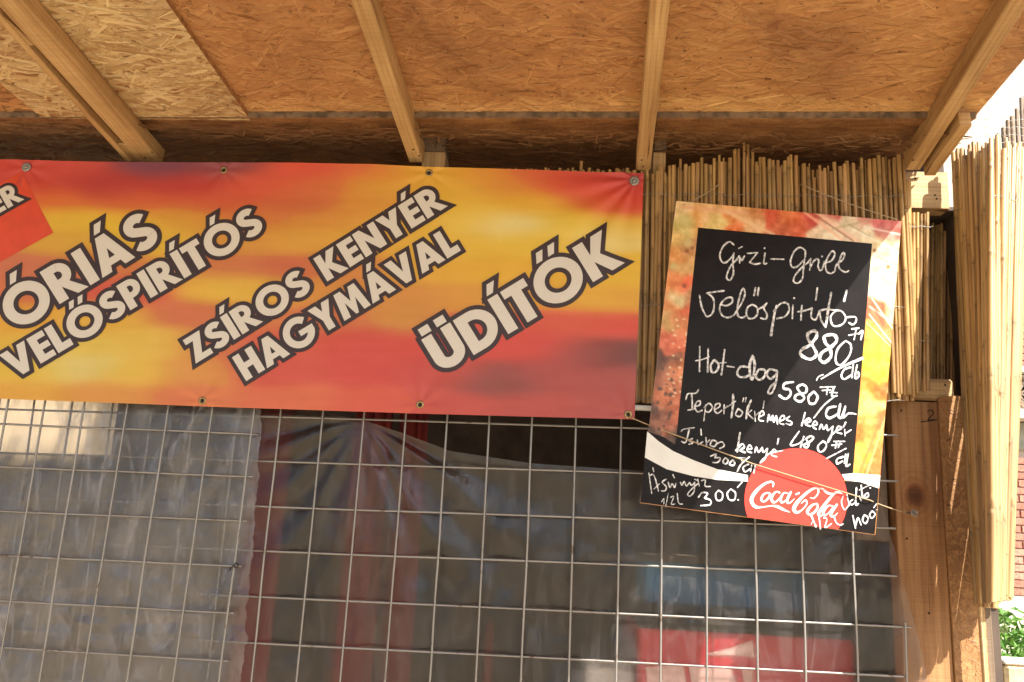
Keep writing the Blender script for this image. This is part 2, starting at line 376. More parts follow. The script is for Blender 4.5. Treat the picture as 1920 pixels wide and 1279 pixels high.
def bush(label, x, y, rad, top, n, seed):
    rn = random.Random(seed); base = Vector((x, y, 0))
    t = thing('leafy_bush', label, 'bush', base)
    v = []; f = []; col = []
    for i in range(n):
        an = rn.uniform(0, 6.283); rr = rad*math.sqrt(rn.random()); hz = top*(1-.28*(rr/rad)**2)
        z = hz*(1-rn.random()**1.8*.75) + .05*math.sin(an*5+seed)
        c = Vector((math.cos(an)*rr, math.sin(an)*rr, z))
        d = Vector((rn.gauss(0, 1), rn.gauss(0, 1), rn.gauss(.2, .7))).normalized(); s_ = d.orthogonal().normalized()
        s_ = Matrix.Rotation(rn.uniform(0, 6.28), 3, d) @ s_; nn = d.cross(s_)
        Ln = rn.uniform(.03, .06); wd = Ln*rn.uniform(.18, .3); b0 = len(v)
        v += [c, c+d*Ln*.35+s_*wd, c+d*Ln*.4+nn*wd*.3, c+d*Ln*.35-s_*wd, c+d*Ln]
        f += [(b0, b0+1, b0+2), (b0, b0+2, b0+3), (b0+1, b0+4, b0+2), (b0+2, b0+4, b0+3)]
        g = rn.random(); cc = (.07+.12*g, .20+.18*g, .03+.03*g) if rn.random() > .10 else (.30, .36, .16)
        col += [cc]*5
    o = obj('foliage', me_from('foliage', v, f, cols=np.array(col)), LEAF, t); o['kind'] = 'stuff'
    for i in range(9):
        an = rn.uniform(0, 6.28); e = Vector((math.cos(an)*rad*.6, math.sin(an)*rad*.6, top*.85))
        obj('stem', tube_me('stem', [(0, 0, 0), e*.5+Vector((.03, 0, 0)), e], [.012, .008, .004], 5), M['old'], t)
LEAF = leaf_mat('green_leaf', 0, 0, 0)
pb = P(1900, 1150, 1.9)
bush('bushy green herb with narrow leaves beside the stall post, nearest the reed mat', pb.x-.02, 1.9, .42, pb.z-.02, 5200, 1)
bush('lower leafy bush farther right in front of the brick building', pb.x+.75, 2.6, .5, pb.z-.12, 3500, 2)

# cream box at the lower right corner
bt = P(1884, 1238, .9); bt2 = P(1960, 1240, .9)
cb = thing('cream_cabinet', 'cream box with a white lid standing below the green bush', 'box', ((bt.x+bt2.x)/2+.1, .94, 0))
bs = cb.location
obj('cabinet_body', shift(boxme('cabinet_body', (bt.x, .9, 0), (bt.x+.45, .98, bt.z-.012), .01), bs), plain('cream_paint', (.66, .52, .30), .5), cb)
obj('lid', shift(boxme('lid', (bt.x-.004, .896, bt.z-.012), (bt.x+.454, .984, bt.z), .004), bs), plain('white_paint', (.8, .78, .72), .5), cb)

# ------------------------------------------------------------------ stall: ceiling planes
vp = ray(1110, 1195)                                    # direction in which the rafters run away from us (slightly downhill)
SL = vp.normalized()
RN = Vector((1, 0, 0)).cross(SL).normalized()
if RN.z < 0: RN = -RN                                   # upward normal of the roof
A0 = P(785, 305, -.035)                                 # a point on the undersides of the rafters
HB = .048
C0 = A0 + RN*HB                                         # ceiling underside
C1 = C0 - RN*.015                                       # underside of the lower overlapping sheet
stall = thing('grill_stall', 'wooden snack stall with osb sheet roof on pine battens and a post at its right', 'stall', (0, 0.3, 0))
SB = stall.location.copy()

def poly_box(name, pts, th, m, parent, up=None):
    """convex polygon pts (on underside) extruded up by th along RN"""
    up = up or RN; n = len(pts); v = [p for p in pts] + [p+up*th for p in pts]
    f = [tuple(range(n)), tuple(range(2*n-1, n-1, -1))] + [(i, i+n, (i+1) % n+n, (i+1) % n) for i in range(n)]
    me = me_from(name, v, f); bm = bmesh.new(); bm.from_mesh(me); bmesh.ops.recalc_face_normals(bm, faces=bm.faces); bm.to_mesh(me); bm.free()
    return obj(name, shift(me, SB), m, parent)

def strands(name, pts, s_ax, t_ax, nrm, count, pal, parent, clean=0, ln=(.025, .09), wd=(.005, .017), spread=26, base=SB, edge=.0, lift=.0006):
    """thin wood strands lying on the sheet (nrm points out of the sheet towards the viewer)"""
    o = pts[0]; q = np.array([((p-o).dot(s_ax), (p-o).dot(t_ax)) for p in pts])
    lo = q.min(0); hi = q.max(0); v = []; f = []; uv = []; col = []; k = 0
    area = 0.0
    def inside(x, y):
        s = 0
        for i in range(len(q)):
            a = q[i]; b = q[(i+1) % len(q)]; c = (b[0]-a[0])*(y-a[1])-(b[1]-a[1])*(x-a[0])
            if s == 0: s = 1 if c > 0 else -1
            elif c*s < 0: return False
        return True
    pal = [np.array(c) for c in pal]
    orient = 1 if sum(q[i][0]*q[(i+1) % len(q)][1]-q[(i+1) % len(q)][0]*q[i][1] for i in range(len(q))) > 0 else -1
    def clip(P_):
        for i in range(len(q)):
            a_, b_ = q[i], q[(i+1) % len(q)]; out_ = []
            sd_ = [orient*((b_[0]-a_[0])*(p[1]-a_[1])-(b_[1]-a_[1])*(p[0]-a_[0])) for p in P_]
            for j in range(len(P_)):
                p, r = P_[j], P_[(j+1) % len(P_)]; dp, dr = sd_[j], sd_[(j+1) % len(P_)]
                if dp >= 0: out_.append(p)
                if (dp >= 0) != (dr >= 0):
                    k_ = dp/(dp-dr); out_.append(tuple(p[m_]+(r[m_]-p[m_])*k_ for m_ in range(4)))
            P_ = out_
            if len(P_) < 3: return []
        return P_
    while k < count:
        k += 1
        x = random.uniform(lo[0], hi[0]); y = random.uniform(lo[1], hi[1])
        L = random.uniform(*ln); W_ = random.uniform(*wd)*random.choice((.5, .8, 1, 1))
        a = R(random.gauss(0, spread)) if random.random() > .1 else R(random.uniform(-90, 90))
        ca, sa = math.cos(a), math.sin(a)
        h = lift*(.2 + .8*(k/count)) + random.uniform(0, .0002); tl = random.gauss(0, .0005)
        j = [random.uniform(-.25, .25) for _ in range(4)]
        shp = [(-.5, -.2+j[0]), (-.42, -.5), (.30+j[1]*.6, -.5+j[2]*.3), (.5, -.1+j[1]), (.44, .42), (-.1, .5+j[3]*.3), (-.47, .4)]
        u0 = random.uniform(0, 50); c = pal[int(random.random()*len(pal))]*random.uniform(.90, 1.10)
        if clean:                                    # paler band along the sheet's far edge
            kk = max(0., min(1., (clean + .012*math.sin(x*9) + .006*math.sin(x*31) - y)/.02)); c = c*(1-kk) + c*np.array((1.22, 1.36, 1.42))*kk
        P_ = clip([(x+ca*sx*L-sa*sy*W_, y+sa*sx*L+ca*sy*W_, u0+sx*L, sy*W_) for sx, sy in shp])
        if not P_: continue
        b0 = len(v)
        for (X, Y_, uu, vv_) in P_:
            v.append(o + s_ax*X + t_ax*Y_ + nrm*(h + max(-h*.7, tl*vv_/W_*2))); uv.append((uu, u0+vv_)); col.append(c)
        f.append(tuple(range(b0, b0+len(P_))))
    me = me_from(name, v, f, uv=uv, cols=np.array(col)); o_ = obj(name, shift(me, base), M['strand'], parent); o_['kind'] = 'stuff'
    return o_

SX = (Vector((1, 0, 0)) - SL*SL.x).normalized()
def edge_line(a, b, o, ext=1.5):
    """two pixels on plane o; returns far point a and the point extended past b towards the camera side"""
    p = PP(*a, o, RN); q = PP(*b, o, RN); return p, p + (q-p).normalized()*ext
ORANGE = [(.43, .215, .082), (.445, .225, .087), (.41, .198, .075), (.46, .24, .094), (.42, .205, .078), (.38, .175, .064), (.48, .262, .105), (.435, .218, .082)]
PALE = [(.55, .40, .20), (.60, .45, .24), (.50, .35, .17), (.44, .29, .13), (.62, .48, .27), (.38, .23, .10), (.52, .36, .18)]
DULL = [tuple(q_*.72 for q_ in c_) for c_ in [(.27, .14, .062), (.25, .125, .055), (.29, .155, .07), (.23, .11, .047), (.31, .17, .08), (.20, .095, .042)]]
def roof_sheet(pL, pR, o, th, pal, count, label=None, ext=1.6, **kw):
    a, a2 = edge_line(*pL, o, ext); b, b2 = edge_line(*pR, o, ext)
    a = a + SL*.012; b = b + SL*.012
    pts = [a, b, b2, a2]
    s = poly_box('roof_sheet', pts, th, M['osb'], stall)
    if label: s['label'] = label
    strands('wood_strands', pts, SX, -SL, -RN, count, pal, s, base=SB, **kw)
    return s
# main orange sheets (two boards meeting under the third batten), pale board to the left, dark board at far left
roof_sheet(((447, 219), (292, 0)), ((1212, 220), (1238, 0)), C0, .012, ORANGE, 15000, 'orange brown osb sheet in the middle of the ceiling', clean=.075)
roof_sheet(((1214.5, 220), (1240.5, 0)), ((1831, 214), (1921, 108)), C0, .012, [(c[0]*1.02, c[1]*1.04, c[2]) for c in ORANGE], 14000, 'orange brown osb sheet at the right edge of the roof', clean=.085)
roof_sheet(((74, 216), (-150, 30)), ((465.5, 219.5), (310.5, 0)), C0-RN*.0125, .012, PALE, 5200, 'pale yellow osb sheet, newer than the others', ln=(.04, .13), wd=(.005, .017), spread=22)
roof_sheet(((-900, 205), (-1900, -200)), ((112, 216), (-112, 30)), C0, .012, ORANGE, 4500, ext=1.5)
# lower overlapping sheet that runs back into the stall
pa = PP(-900, 212, C1, RN); pb_ = PP(1831, 226, C1, RN)
pts = [pa, pb_, pb_ + SL*.5, pa + SL*.5]
pts = [PP(-900, 220, C1, RN), PP(250, 230, C1, RN), PP(900, 232, C1, RN), PP(1831, 222, C1, RN)]
RISE = Vector((0, math.cos(R(10)), math.sin(R(10)))); RN1 = Vector((1, 0, 0)).cross(RISE).normalized()
far = [p + RISE*.95 for p in (pts[3], pts[0])]
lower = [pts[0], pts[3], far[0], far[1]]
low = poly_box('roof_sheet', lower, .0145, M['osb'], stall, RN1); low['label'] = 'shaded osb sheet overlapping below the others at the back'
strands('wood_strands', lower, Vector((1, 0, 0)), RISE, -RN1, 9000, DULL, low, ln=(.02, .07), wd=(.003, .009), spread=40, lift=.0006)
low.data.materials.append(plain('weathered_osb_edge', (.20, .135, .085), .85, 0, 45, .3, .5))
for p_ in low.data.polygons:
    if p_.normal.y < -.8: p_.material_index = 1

# rafters (battens): far end pixel of the lower left edge, near pixel on the same edge
def rafter(far_px, near_px, wpx, side_dir, m='batten', dep=None, ext=1.35, label=None, drop=0.0, width=None):
    o = A0 - RN*drop
    p = PP(*far_px, o, RN); q = PP(*near_px, o, RN)
    w_ = width or (PP(far_px[0]+wpx, far_px[1], o, RN)-p).length
    e = p + (q-p).normalized()*ext
    b = beam('rafter', p, e, Vector((1, 0, 0)), w_, RN, (dep or HB-.0008), M[m], stall, base=SB, bev=.002, jit=.0004)
    if label: b['label'] = label
    return w_
rafter((785-17, 305), (658, 0), 26, 1, label='second pine batten')
rafter((1192, 320), (1219.5, 0), 27, 1)
rafter((1697, 320), (1893, 2), 28, 1)
rafter((264, 304), (-14, 0), 41, 1, label='wide batten at the left', dep=HB-.0135)
rafter((236, 303), (-40, 2), 11, 1, label='narrow batten beside the wide one', dep=HB-.0135)
# spacers between the two left battens
def spacer(pxa, pya, pxb, pyb, wpx, name='spacer_block'):
    p = PP(pxa, pya, A0+RN*.004, RN); q = PP(pxb, pyb, A0+RN*.004, RN)
    wv = (PP(pxa+wpx, pya, A0+RN*.004, RN)-p).length
    beam(name, p, q, Vector((1, 0, 0)), wv, RN, HB-.02, M['batten'], stall, base=SB)
spacer(48, 88, -120, -60, 21); spacer(246, 300, 220, 270, 18)
# rafter support stubs (dark end, light face)
def stub(px0, px1, ytop, ybot, Y=-.004, dep=.07, m='header', label=None):
    a = P(px0, ybot, Y); b = P(px1, ybot, Y); t = P(px0, ytop, Y)
    o = beam('rafter_support', Vector((a.x, Y, a.z-.05)), Vector((a.x, Y, t.z)), Vector((1, 0, 0)), b.x-a.x, Vector((0, 1, 0)), dep, M[m], stall, base=SB)
stub(790, 833, 284, 315); stub(1224, 1248, 285, 325, m='header')
# cap blocks above the stubs
for (x0, x1, y0, y1) in ((789, 834, 252, 284), (1226, 1249, 254, 283)):
    a = P(x0, y1, -.006); b = P(x1, y1, -.006); z1 = P(x0, y0, -.0).z
    beam('cap_block', Vector((a.x, -.012, a.z+.0005)), Vector((a.x, -.012, z1)), Vector((1, 0, 0)), b.x-a.x, Vector((0, 1, 0)), .08, M['old'], stall, base=SB)
# block at the right end of the roof
a = PP(1745, 300, A0+RN*.002, RN)
beam('edge_block', PP(1733, 330, A0-RN*.012, RN), PP(1800, 236, A0-RN*.012, RN), Vector((1, 0, 0)), .024, RN, HB-.006, M['batten'], stall, base=SB)
# header beam above the reeds and the rail that carries it
h0 = P(1240, 390, .03); h1 = P(1781, 390, .03); hz = P(1700, 321, .03).z - P(1700, 390, .03).z
beam('header_beam', Vector((P(1600, 390, .03).x, .03, P(1700, 390, .03).z)), Vector((h1.x, .03, P(1700, 390, .03).z)), Vector((0, 0, 1)), hz, Vector((0, 1, 0)), .045, M['header'], stall, base=SB)
# rail, plank and osb post
r0 = P(1655, 747, .028); r1 = P(1791, 747, .028)
beam('rail', Vector((r0.x-1.1, .028, r0.z)), Vector((r1.x, .028, r0.z)), Vector((0, 0, 1)), P(1700, 706, .028).z-P(1700, 747, .028).z, Vector((0, 1, 0)), .03, M['header'], stall, base=SB, bev=.006)
pt = P(1670, 751, .024); pt2 = P(1757.5, 751, .024)
beam('post_plank', Vector((pt.x, .024, 0)), Vector((pt.x, .024, pt.z)), Vector((1, 0, 0)), pt2.x-pt.x, Vector((0, 1, 0)), .045, M['plank'], stall, base=SB)
# osb post: rounded shoulder outline
oy = .018
out = [(1761, 1500), (1761, 748), (1764, 744), (1795, 742), (1808, 745), (1817, 752), (1822, 765), (1824, 800), (1825, 900), (1827, 1500)]
fr = [P(x, y, oy) for x, y in out]
x_l = P(1760.5, 751, oy).x
for i in (0, 1): fr[i].x = x_l
xr = P(1822, 800, oy).x; fr[-1].x = xr+.002; fr[-2].x = xr+.0015
fr[0].z = 0; fr[-1].z = 0
n = len(fr); v = fr + [p+Vector((0, .045, 0)) for p in fr]
f = [tuple(range(n)), tuple(range(2*n-1, n-1, -1))] + [(i, i+n, (i+1) % n+n, (i+1) % n) for i in range(n)]
me = me_from('osb_post', v, f); bm = bmesh.new(); bm.from_mesh(me); bmesh.ops.recalc_face_normals(bm, faces=bm.faces); bm.to_mesh(me); bm.free()
post = obj('osb_post', shift(me, SB), M['osb_edge'], stall)
rect = [Vector((x_l+.001, oy, .8)), Vector((xr-.001, oy, .8)), Vector((xr-.001, oy, fr[4].z-.02)), Vector((x_l+.001, oy, fr[4].z-.02))]
strands('wood_strands', rect, Vector((1, 0, 0)), Vector((0, 0, 1)), Vector((0, -1, 0)), 1500, [(.37, .205, .083), (.35, .19, .078), (.385, .22, .09), (.335, .175, .07)], post, ln=(.006, .02), wd=(.002, .006), spread=70, lift=.0003)
ua = P(1606, 1012, .05); ub = P(1668, 1012, .05)
beam('inner_upright', Vector((ua.x, .05, ua.z)), Vector((ua.x, .05, P(1640, 700, .05).z)), Vector((1, 0, 0)), ub.x-ua.x, Vector((0, 1, 0)), .03, M['old'], stall, base=SB)
# weathered strip and lighter lath right of the post
beam('weathered_strip', Vector((xr+.004, .03, 0)), Vector((xr+.004, .03, P(1835, 890, .03).z)), Vector((1, 0, 0)), .016, Vector((0, 1, 0)), .05, M['old'], stall, base=SB)
beam('lath', Vector((P(1841, 1200, -.03).x, -.03, 0)), Vector((P(1841, 1200, -.03).x, -.03, P(1841, 1125, -.03).z)), Vector((1, 0, 0)), .009, Vector((0, 1, 0)), .012, M['header'], stall, base=SB)

nail = tube_me('nail_head', [(0, 0, 0), (0, 0, -.0012)], .0022, 8); nail.materials.append(M['dark'])
def nail_at(p, n_):
    o = obj('nail_head', nail, None, stall); o.location = p-SB; o.rotation_mode = 'QUATERNION'; o.rotation_quaternion = Vector(n_).to_track_quat('-Z', 'Y')
for (x_, y_) in ((775, 280), (786, 292), (1203, 300), (1206, 312), (1712, 300), (285, 285), (272, 296)): nail_at(PP(x_, y_, A0-RN*.0003, RN), -RN)
for (x_, y_) in ((1753, 366), (1756, 373), (1716, 335)): nail_at(P(x_, y_, .0297), (0, -1, 0))
for (x_, y_) in ((1690, 770), (1742, 1150), (1690, 1190), (1700, 1010)): nail_at(P(x_, y_, .0237), (0, -1, 0))
for (x_, y_) in ((1772, 722), (1678, 730)): nail_at(P(x_, y_, .0277), (0, -1, 0))

# interior walls and floor of the stall
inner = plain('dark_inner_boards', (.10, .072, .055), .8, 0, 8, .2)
xl, xr2 = -3.9, P(1836, 900, .05).x
def wbox(name, lo, hi, m, bev=.002, **k): return obj(name, shift(boxme(name, lo, hi, bev), SB), m, stall, **k)
wz = 1.62
# back wall with an opening added to make a bright patch behind the film
bw = 2.6
wx0, wz0 = P(-60, 862, bw).x, P(60, 850, bw).z; wx1, wz1 = P(215, 800, bw).x, P(100, 700, bw).z
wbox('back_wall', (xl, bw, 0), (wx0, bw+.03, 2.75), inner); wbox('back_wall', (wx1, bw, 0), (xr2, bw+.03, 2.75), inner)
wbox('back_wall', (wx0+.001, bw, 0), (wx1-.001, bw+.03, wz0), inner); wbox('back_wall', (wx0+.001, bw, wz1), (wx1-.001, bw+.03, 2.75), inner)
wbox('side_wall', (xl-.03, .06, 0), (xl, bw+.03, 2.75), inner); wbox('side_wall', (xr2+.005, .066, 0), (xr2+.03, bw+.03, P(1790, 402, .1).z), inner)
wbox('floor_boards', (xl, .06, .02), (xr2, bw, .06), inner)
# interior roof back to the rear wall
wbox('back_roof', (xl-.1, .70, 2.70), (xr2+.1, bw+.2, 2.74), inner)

wbox('side_wall', (xr2+.005, .175, P(1790, 402, .1).z+.001), (xr2+.03, bw+.03, 2.75), inner)  # unseen upper panel added to stop sun leaking onto the back wall
wbox('sun_block_board', (P(1650, 395, .08).x, .078, P(1760, 396, .08).z), (xr2+.02, .6, P(1760, 396, .08).z+.012), inner)  # unseen board added to keep the sun off the dim mat

# ------------------------------------------------------------------ things inside, seen through the film
def curtain(name, label, px0, px1, pyt, Y, col, nf=6, amp=.02, seed=0):
    a = P(px0, pyt, Y); b = P(px1, pyt, Y); zt = a.z; v = []; f = []; nx = nf*8
    rn = random.Random(seed); ph = [rn.uniform(0, 6) for _ in range(3)]
    for j in range(13):
        z = zt + (.55-zt)*j/12
        for i in range(nx+1):
            u = i/nx; d = amp*(math.sin(u*nf*6.283+ph[0]+.4*math.sin(j*.5))+.4*math.sin(u*nf*11+ph[1]+j*.2))
            v.append((a.x+(b.x-a.x)*u*(1+.0*j), Y+d, z))
    for j in range(12):
        for i in range(nx):
            k = j*(nx+1)+i; f.append((k, k+1, k+nx+2, k+nx+1))
    o = obj(name, me_from(name, v, f, smooth=True), plain(name+'_cloth', col, .85, 0, 200, .12))
    s = o.modifiers.new('s', 'SOLIDIFY'); s.thickness = .002
    tag(o, label, 'curtain'); return o
curtain('red_curtain', 'dark red cloth strip hanging inside behind the edge of the left plastic film', 490, 556, 740, .35, (.15, .018, .022), 2, .008, 1)
curtain('red_curtain', 'narrow red cloth hanging inside behind the spot where the clear film is gathered', 672, 740, 740, .95, (.20, .022, .026), 3, .012, 2)
curtain('red_curtain', 'second narrow red cloth hanging inside just right of the gathered film folds', 752, 806, 740, 1.05, (.20, .022, .026), 2, .012, 4)
curtain('grey_sheet', 'pale grey cloth hanging inside the stall behind the left plastic film', -260, 430, 862, .7, (.13, .125, .125), 9, .02, 3)
# red cooler box, blue crate, red pole, grey box
def thing_box(name, label, cat, px0, py0, px1, pybot, Y, dep, m, extra=None):
    a = P(px0, py0, Y); b = P(px1, py0, Y); lo = Vector((a.x, Y, P(px0, pybot, Y).z)); hi = Vector((b.x, Y+dep, a.z))
    base = Vector(((lo.x+hi.x)/2, Y+dep/2, lo.z)); t = thing(name, label, cat, base)
    o = obj('body', shift(boxme('body', lo, hi, .008), base), m, t); return t, base, lo, hi
redp = plain('red_enamel', (.48, .03, .05), .35, 0, 10, .05)
bluep = plain('blue_plastic', (.08, .42, .80), .45, 0, 14, .12)
t, base, lo, hi = thing_box('drinks_cooler', 'red drinks cooler inside the stall behind the sunlit wires', 'cooler', 1198, 1168, 1600, 1800, .30, .5, redp)
obj('lid', shift(boxme('lid', (lo.x-.004, .288, hi.z-.010), (hi.x+.004, .81, hi.z+.012), .002), base), M['dark'], t)
whitec = plain('white_letter_paint', (.72, .5, .5), .35)
for q in (([(1325, 1225), (1368, 1215), (1410, 1200), (1414, 1232), (1376, 1228), (1330, 1228)]), [(1210, 1250), (1280, 1246), (1290, 1300), (1215, 1300)], [(1290, 1246), (1372, 1254), (1385, 1300), (1300, 1300)], [(1390, 1256), (1412, 1256), (1405, 1300), (1398, 1300)]):
    vv = [P(x, y, .298) for x, y in q]; vv2 = [p-Vector((0, .001, 0)) for p in vv]
    obj('painted_stripe', shift(me_from('painted_stripe', vv2, [tuple(range(len(vv2)))]), base), whitec, t)
t, base, lo, hi = thing_box('blue_crate', 'blue plastic crate above the red drinks cooler inside the stall', 'crate', 1212, 1052, 1512, 1150, .7, .3, bluep)
for i in range(7):
    x = lo.x+(hi.x-lo.x)*(i+.5)/7; obj('rib', shift(boxme('rib', (x-.006, .693, lo.z+.01), (x+.006, .699, hi.z-.01), .002), base), bluep, t)
obj('rim', shift(boxme('rim', (lo.x-.006, .688, hi.z-.014), (hi.x+.006, 1.006, hi.z+.004), .003), base), bluep, t)
p0 = P(921, 1150, .4); polep = plain('dull_red_paint', (.13, .016, .018), .8)
t = thing('red_pole', 'thin red pole standing inside the stall behind the wires', 'pole', (p0.x, .4, .06))
obj('shaft', tube_me('shaft', [(0, 0, 0), (0, 0, p0.z-.08)], .011, 12), polep, t); obj('cap', tube_me('cap', [(0, 0, p0.z-.08), (0, 0, p0.z-.06)], [.013, .010], 12), M['dark'], t)
t, base, lo, hi = thing_box('grey_case', 'pale grey case standing beside the red cooler', 'case', 1098, 1243, 1190, 1800, .36, .35, plain('grey_plastic', (.5, .5, .52), .4))
obj('case_lid', shift(boxme('case_lid', (lo.x-.004, lo.y-.004, hi.z+.0005), (hi.x+.004, hi.y, hi.z+.014), .004), base), M['galv'], t)
# shelf the blue crate stands on
sh0 = P(1150, 1152, .68); sh1 = P(1640, 1152, .68)
tag(obj('shelf_board', boxme('shelf_board', (sh0.x, .68, sh0.z-.018), (xr2-.01, 1.05, sh0.z-.0005)), inner), 'dark shelf board under the blue crate', 'shelf')

su = P(1120, 1036, .58)  # extra board added above the crate to keep the sun off it
tag(obj('shelf_board', boxme('shelf_board', (su.x, .58, su.z-.018), (xr2-.01, 1.02, su.z)), inner), 'upper dark shelf board added to shade the blue crate', 'shelf')

# ------------------------------------------------------------------ wire mesh panels
def wire_panel(label, Y, verts, rows, rv=.0024):
    a = P(verts[0][0], verts[0][1], Y); base = Vector((P(600, 1000, Y).x if Y > -.01 else P(200, 1000, Y).x, Y, .6))
    t = thing('wire_mesh', label, 'wire mesh', base)
    units = []
    for q_ in range(6):
        rw = random.Random(q_+40); A_1, A_2, f1, f2 = rw.uniform(-.8, .8), rw.uniform(-.5, .5), rw.uniform(3, 9), rw.uniform(8, 19)
        uv_, uf_ = [], []
        for z in range(25):
            ox_, oy_ = A_1*math.sin(z*f1/24)*(z/24)*(1-z/24)*4, A_2*math.sin(z*f2/24)*(z/24)*(1-z/24)*4
            for k in range(8): uv_.append((ox_+math.cos(k*math.pi/4), oy_+math.sin(k*math.pi/4), z/24))
        for z in range(24):
            for k in range(8): uf_.append((z*8+k, z*8+(k+1) % 8, z*8+8+(k+1) % 8, z*8+8+k))
        uf_ += [tuple(range(7, -1, -1)), tuple(192+k for k in range(8))]
        un = me_from('wire', uv_, uf_, smooth=True); un.materials.append(M['galv']); units.append(un)
    def wire(p, q, off):
        d = q-p; o = obj('wire', random.choice(units), None, t); o.location = p + Vector((0, off, 0)) - base
        o.rotation_mode = 'QUATERNION'; o.rotation_quaternion = d.to_track_quat('Z', 'Y'); o.scale = (rv, rv, d.length)
    # weld points at the crossings
    wv_, wf_ = [], []
    for (x0, y0, x1, y1) in verts:
        for (a0, b0, a1, b1) in rows:
            den = (y1-y0)*(a1-a0)-(x1-x0)*(b1-b0)
            sy = ((b0-y0)*(a1-a0)-(a0-x0)*(b1-b0))/den; xx = x0+(x1-x0)*sy; yy = y0+(y1-y0)*sy
            if not (0 <= sy <= 1 and min(a0, a1) <= xx <= max(a0, a1)): continue
            c = P(xx, yy, Y); rr_ = rv*random.uniform(1.25, 1.6); k0 = len(wv_)
            for dx, dy, dz in ((1, 0, 0), (-1, 0, 0), (0, 1.1, 0), (0, -1.1, 0), (0, 0, 1), (0, 0, -1)): wv_.append(c+Vector((dx, dy, dz))*rr_)
            for tri in ((0, 4, 3), (3, 4, 1), (1, 4, 2), (2, 4, 0), (0, 3, 5), (3, 1, 5), (1, 2, 5), (2, 0, 5)): wf_.append(tuple(k0+q_ for q_ in tri))
    wp = obj('weld_points', shift(me_from('weld_points', wv_, wf_, smooth=True), base), M['galv'], t); wp['kind'] = 'stuff'
    for (x0, y0, x1, y1) in verts: wire(P(x0, y0, Y), P(x1, y1, Y), -rv*.9)
    for (x0, y0, x1, y1) in rows: wire(P(x0, y0, Y), P(x1, y1, Y), rv*.9)
    return t
def ext_v(x0, y0, x1, y1, ta, tb):                      # extend a pixel line to rows ta..tb
    s = (x1-x0)/(y1-y0); return (x0+s*(ta-y0), ta, x0+s*(tb-y0), tb)
mv = [(-65, 750, -115, 1279), (0, 760, -55, 1279), (66, 752, -5+0, 1279), (137, 757, 55, 1279), (213, 757, 137, 1279), (287, 765, 217, 1279), (365, 765, 301, 1279), (447, 765, 389, 1279),
      (527, 769, 471, 1279), (606, 774, 556, 1279), (682, 790, 638, 1279), (762, 774, 722, 1279), (839, 780, 806, 1279), (918, 780, 892, 1279), (998, 785, 977, 1279), (1080, 787, 1066, 1279),
      (1165, 786, 1155, 1279), (1241, 953, 1238, 1279), (1324.5, 968, 1325, 1279), (1415.6, 980, 1421, 1279), (1503, 992, 1510.5, 1279), (1598.5, 998, 1608, 1279)]
mv = [ext_v(*q, 730, 1420) for q in mv] + [(1696.5, 1167, 1703, 1420)]
mr = [(-130, 763, 1684, 816.5), (-130, 845, 1684, 902.5), (-130, 928, 1680, 991), (-130, 1008, 1682, 1080), (-130, 1090, 1708, 1176.5), (-130, 1174, 1702, 1269.5), (-130, 1262, 1700, 1364)]
wire_panel('wide welded wire mesh covering the stall front from the banner to the right post', 0.0, mv, mr)
lv = [(478, 765, 411, 1279), (394, 800, 325, 1279), (316, 765, 238, 1279), (239, 765, 155, 1279), (160, 752, 74, 1279), (86, 752, -6, 1279), (17, 752, -80, 1279), (-55, 752, -160, 1279)]
lv = [ext_v(*q, 730, 1420) for q in lv]
lr = [(-130, 790, 484, 814), (-130, 870, 474, 894), (-130, 953, 463.5, 977), (-130, 1036, 453, 1062), (-130, 1119, 438, 1150), (-130, 1206, 427, 1240), (-130, 1292, 418, 1330)]
wire_panel('smaller welded wire mesh in front of the left plastic film, its wire ends free', -.030, lv, lr)
# black cable tie on the left mesh
q = P(443, 1060, -.036)
tg = thing('cable_tie', 'short black cable tie knotted on a wire of the smaller mesh', 'cable tie', q)
obj('loop', tube_me('loop', [Vector((math.cos(a)*.005, -.001, math.sin(a)*.005)) for a in np.linspace(0, 6.2, 10)], .0012, 6), M['dark'], tg)
obj('tail', tube_me('tail', [(-.004, 0, 0), (-.009, -.004, -.005), (-.011, -.006, -.012)], .0013, 6), M['dark'], tg)

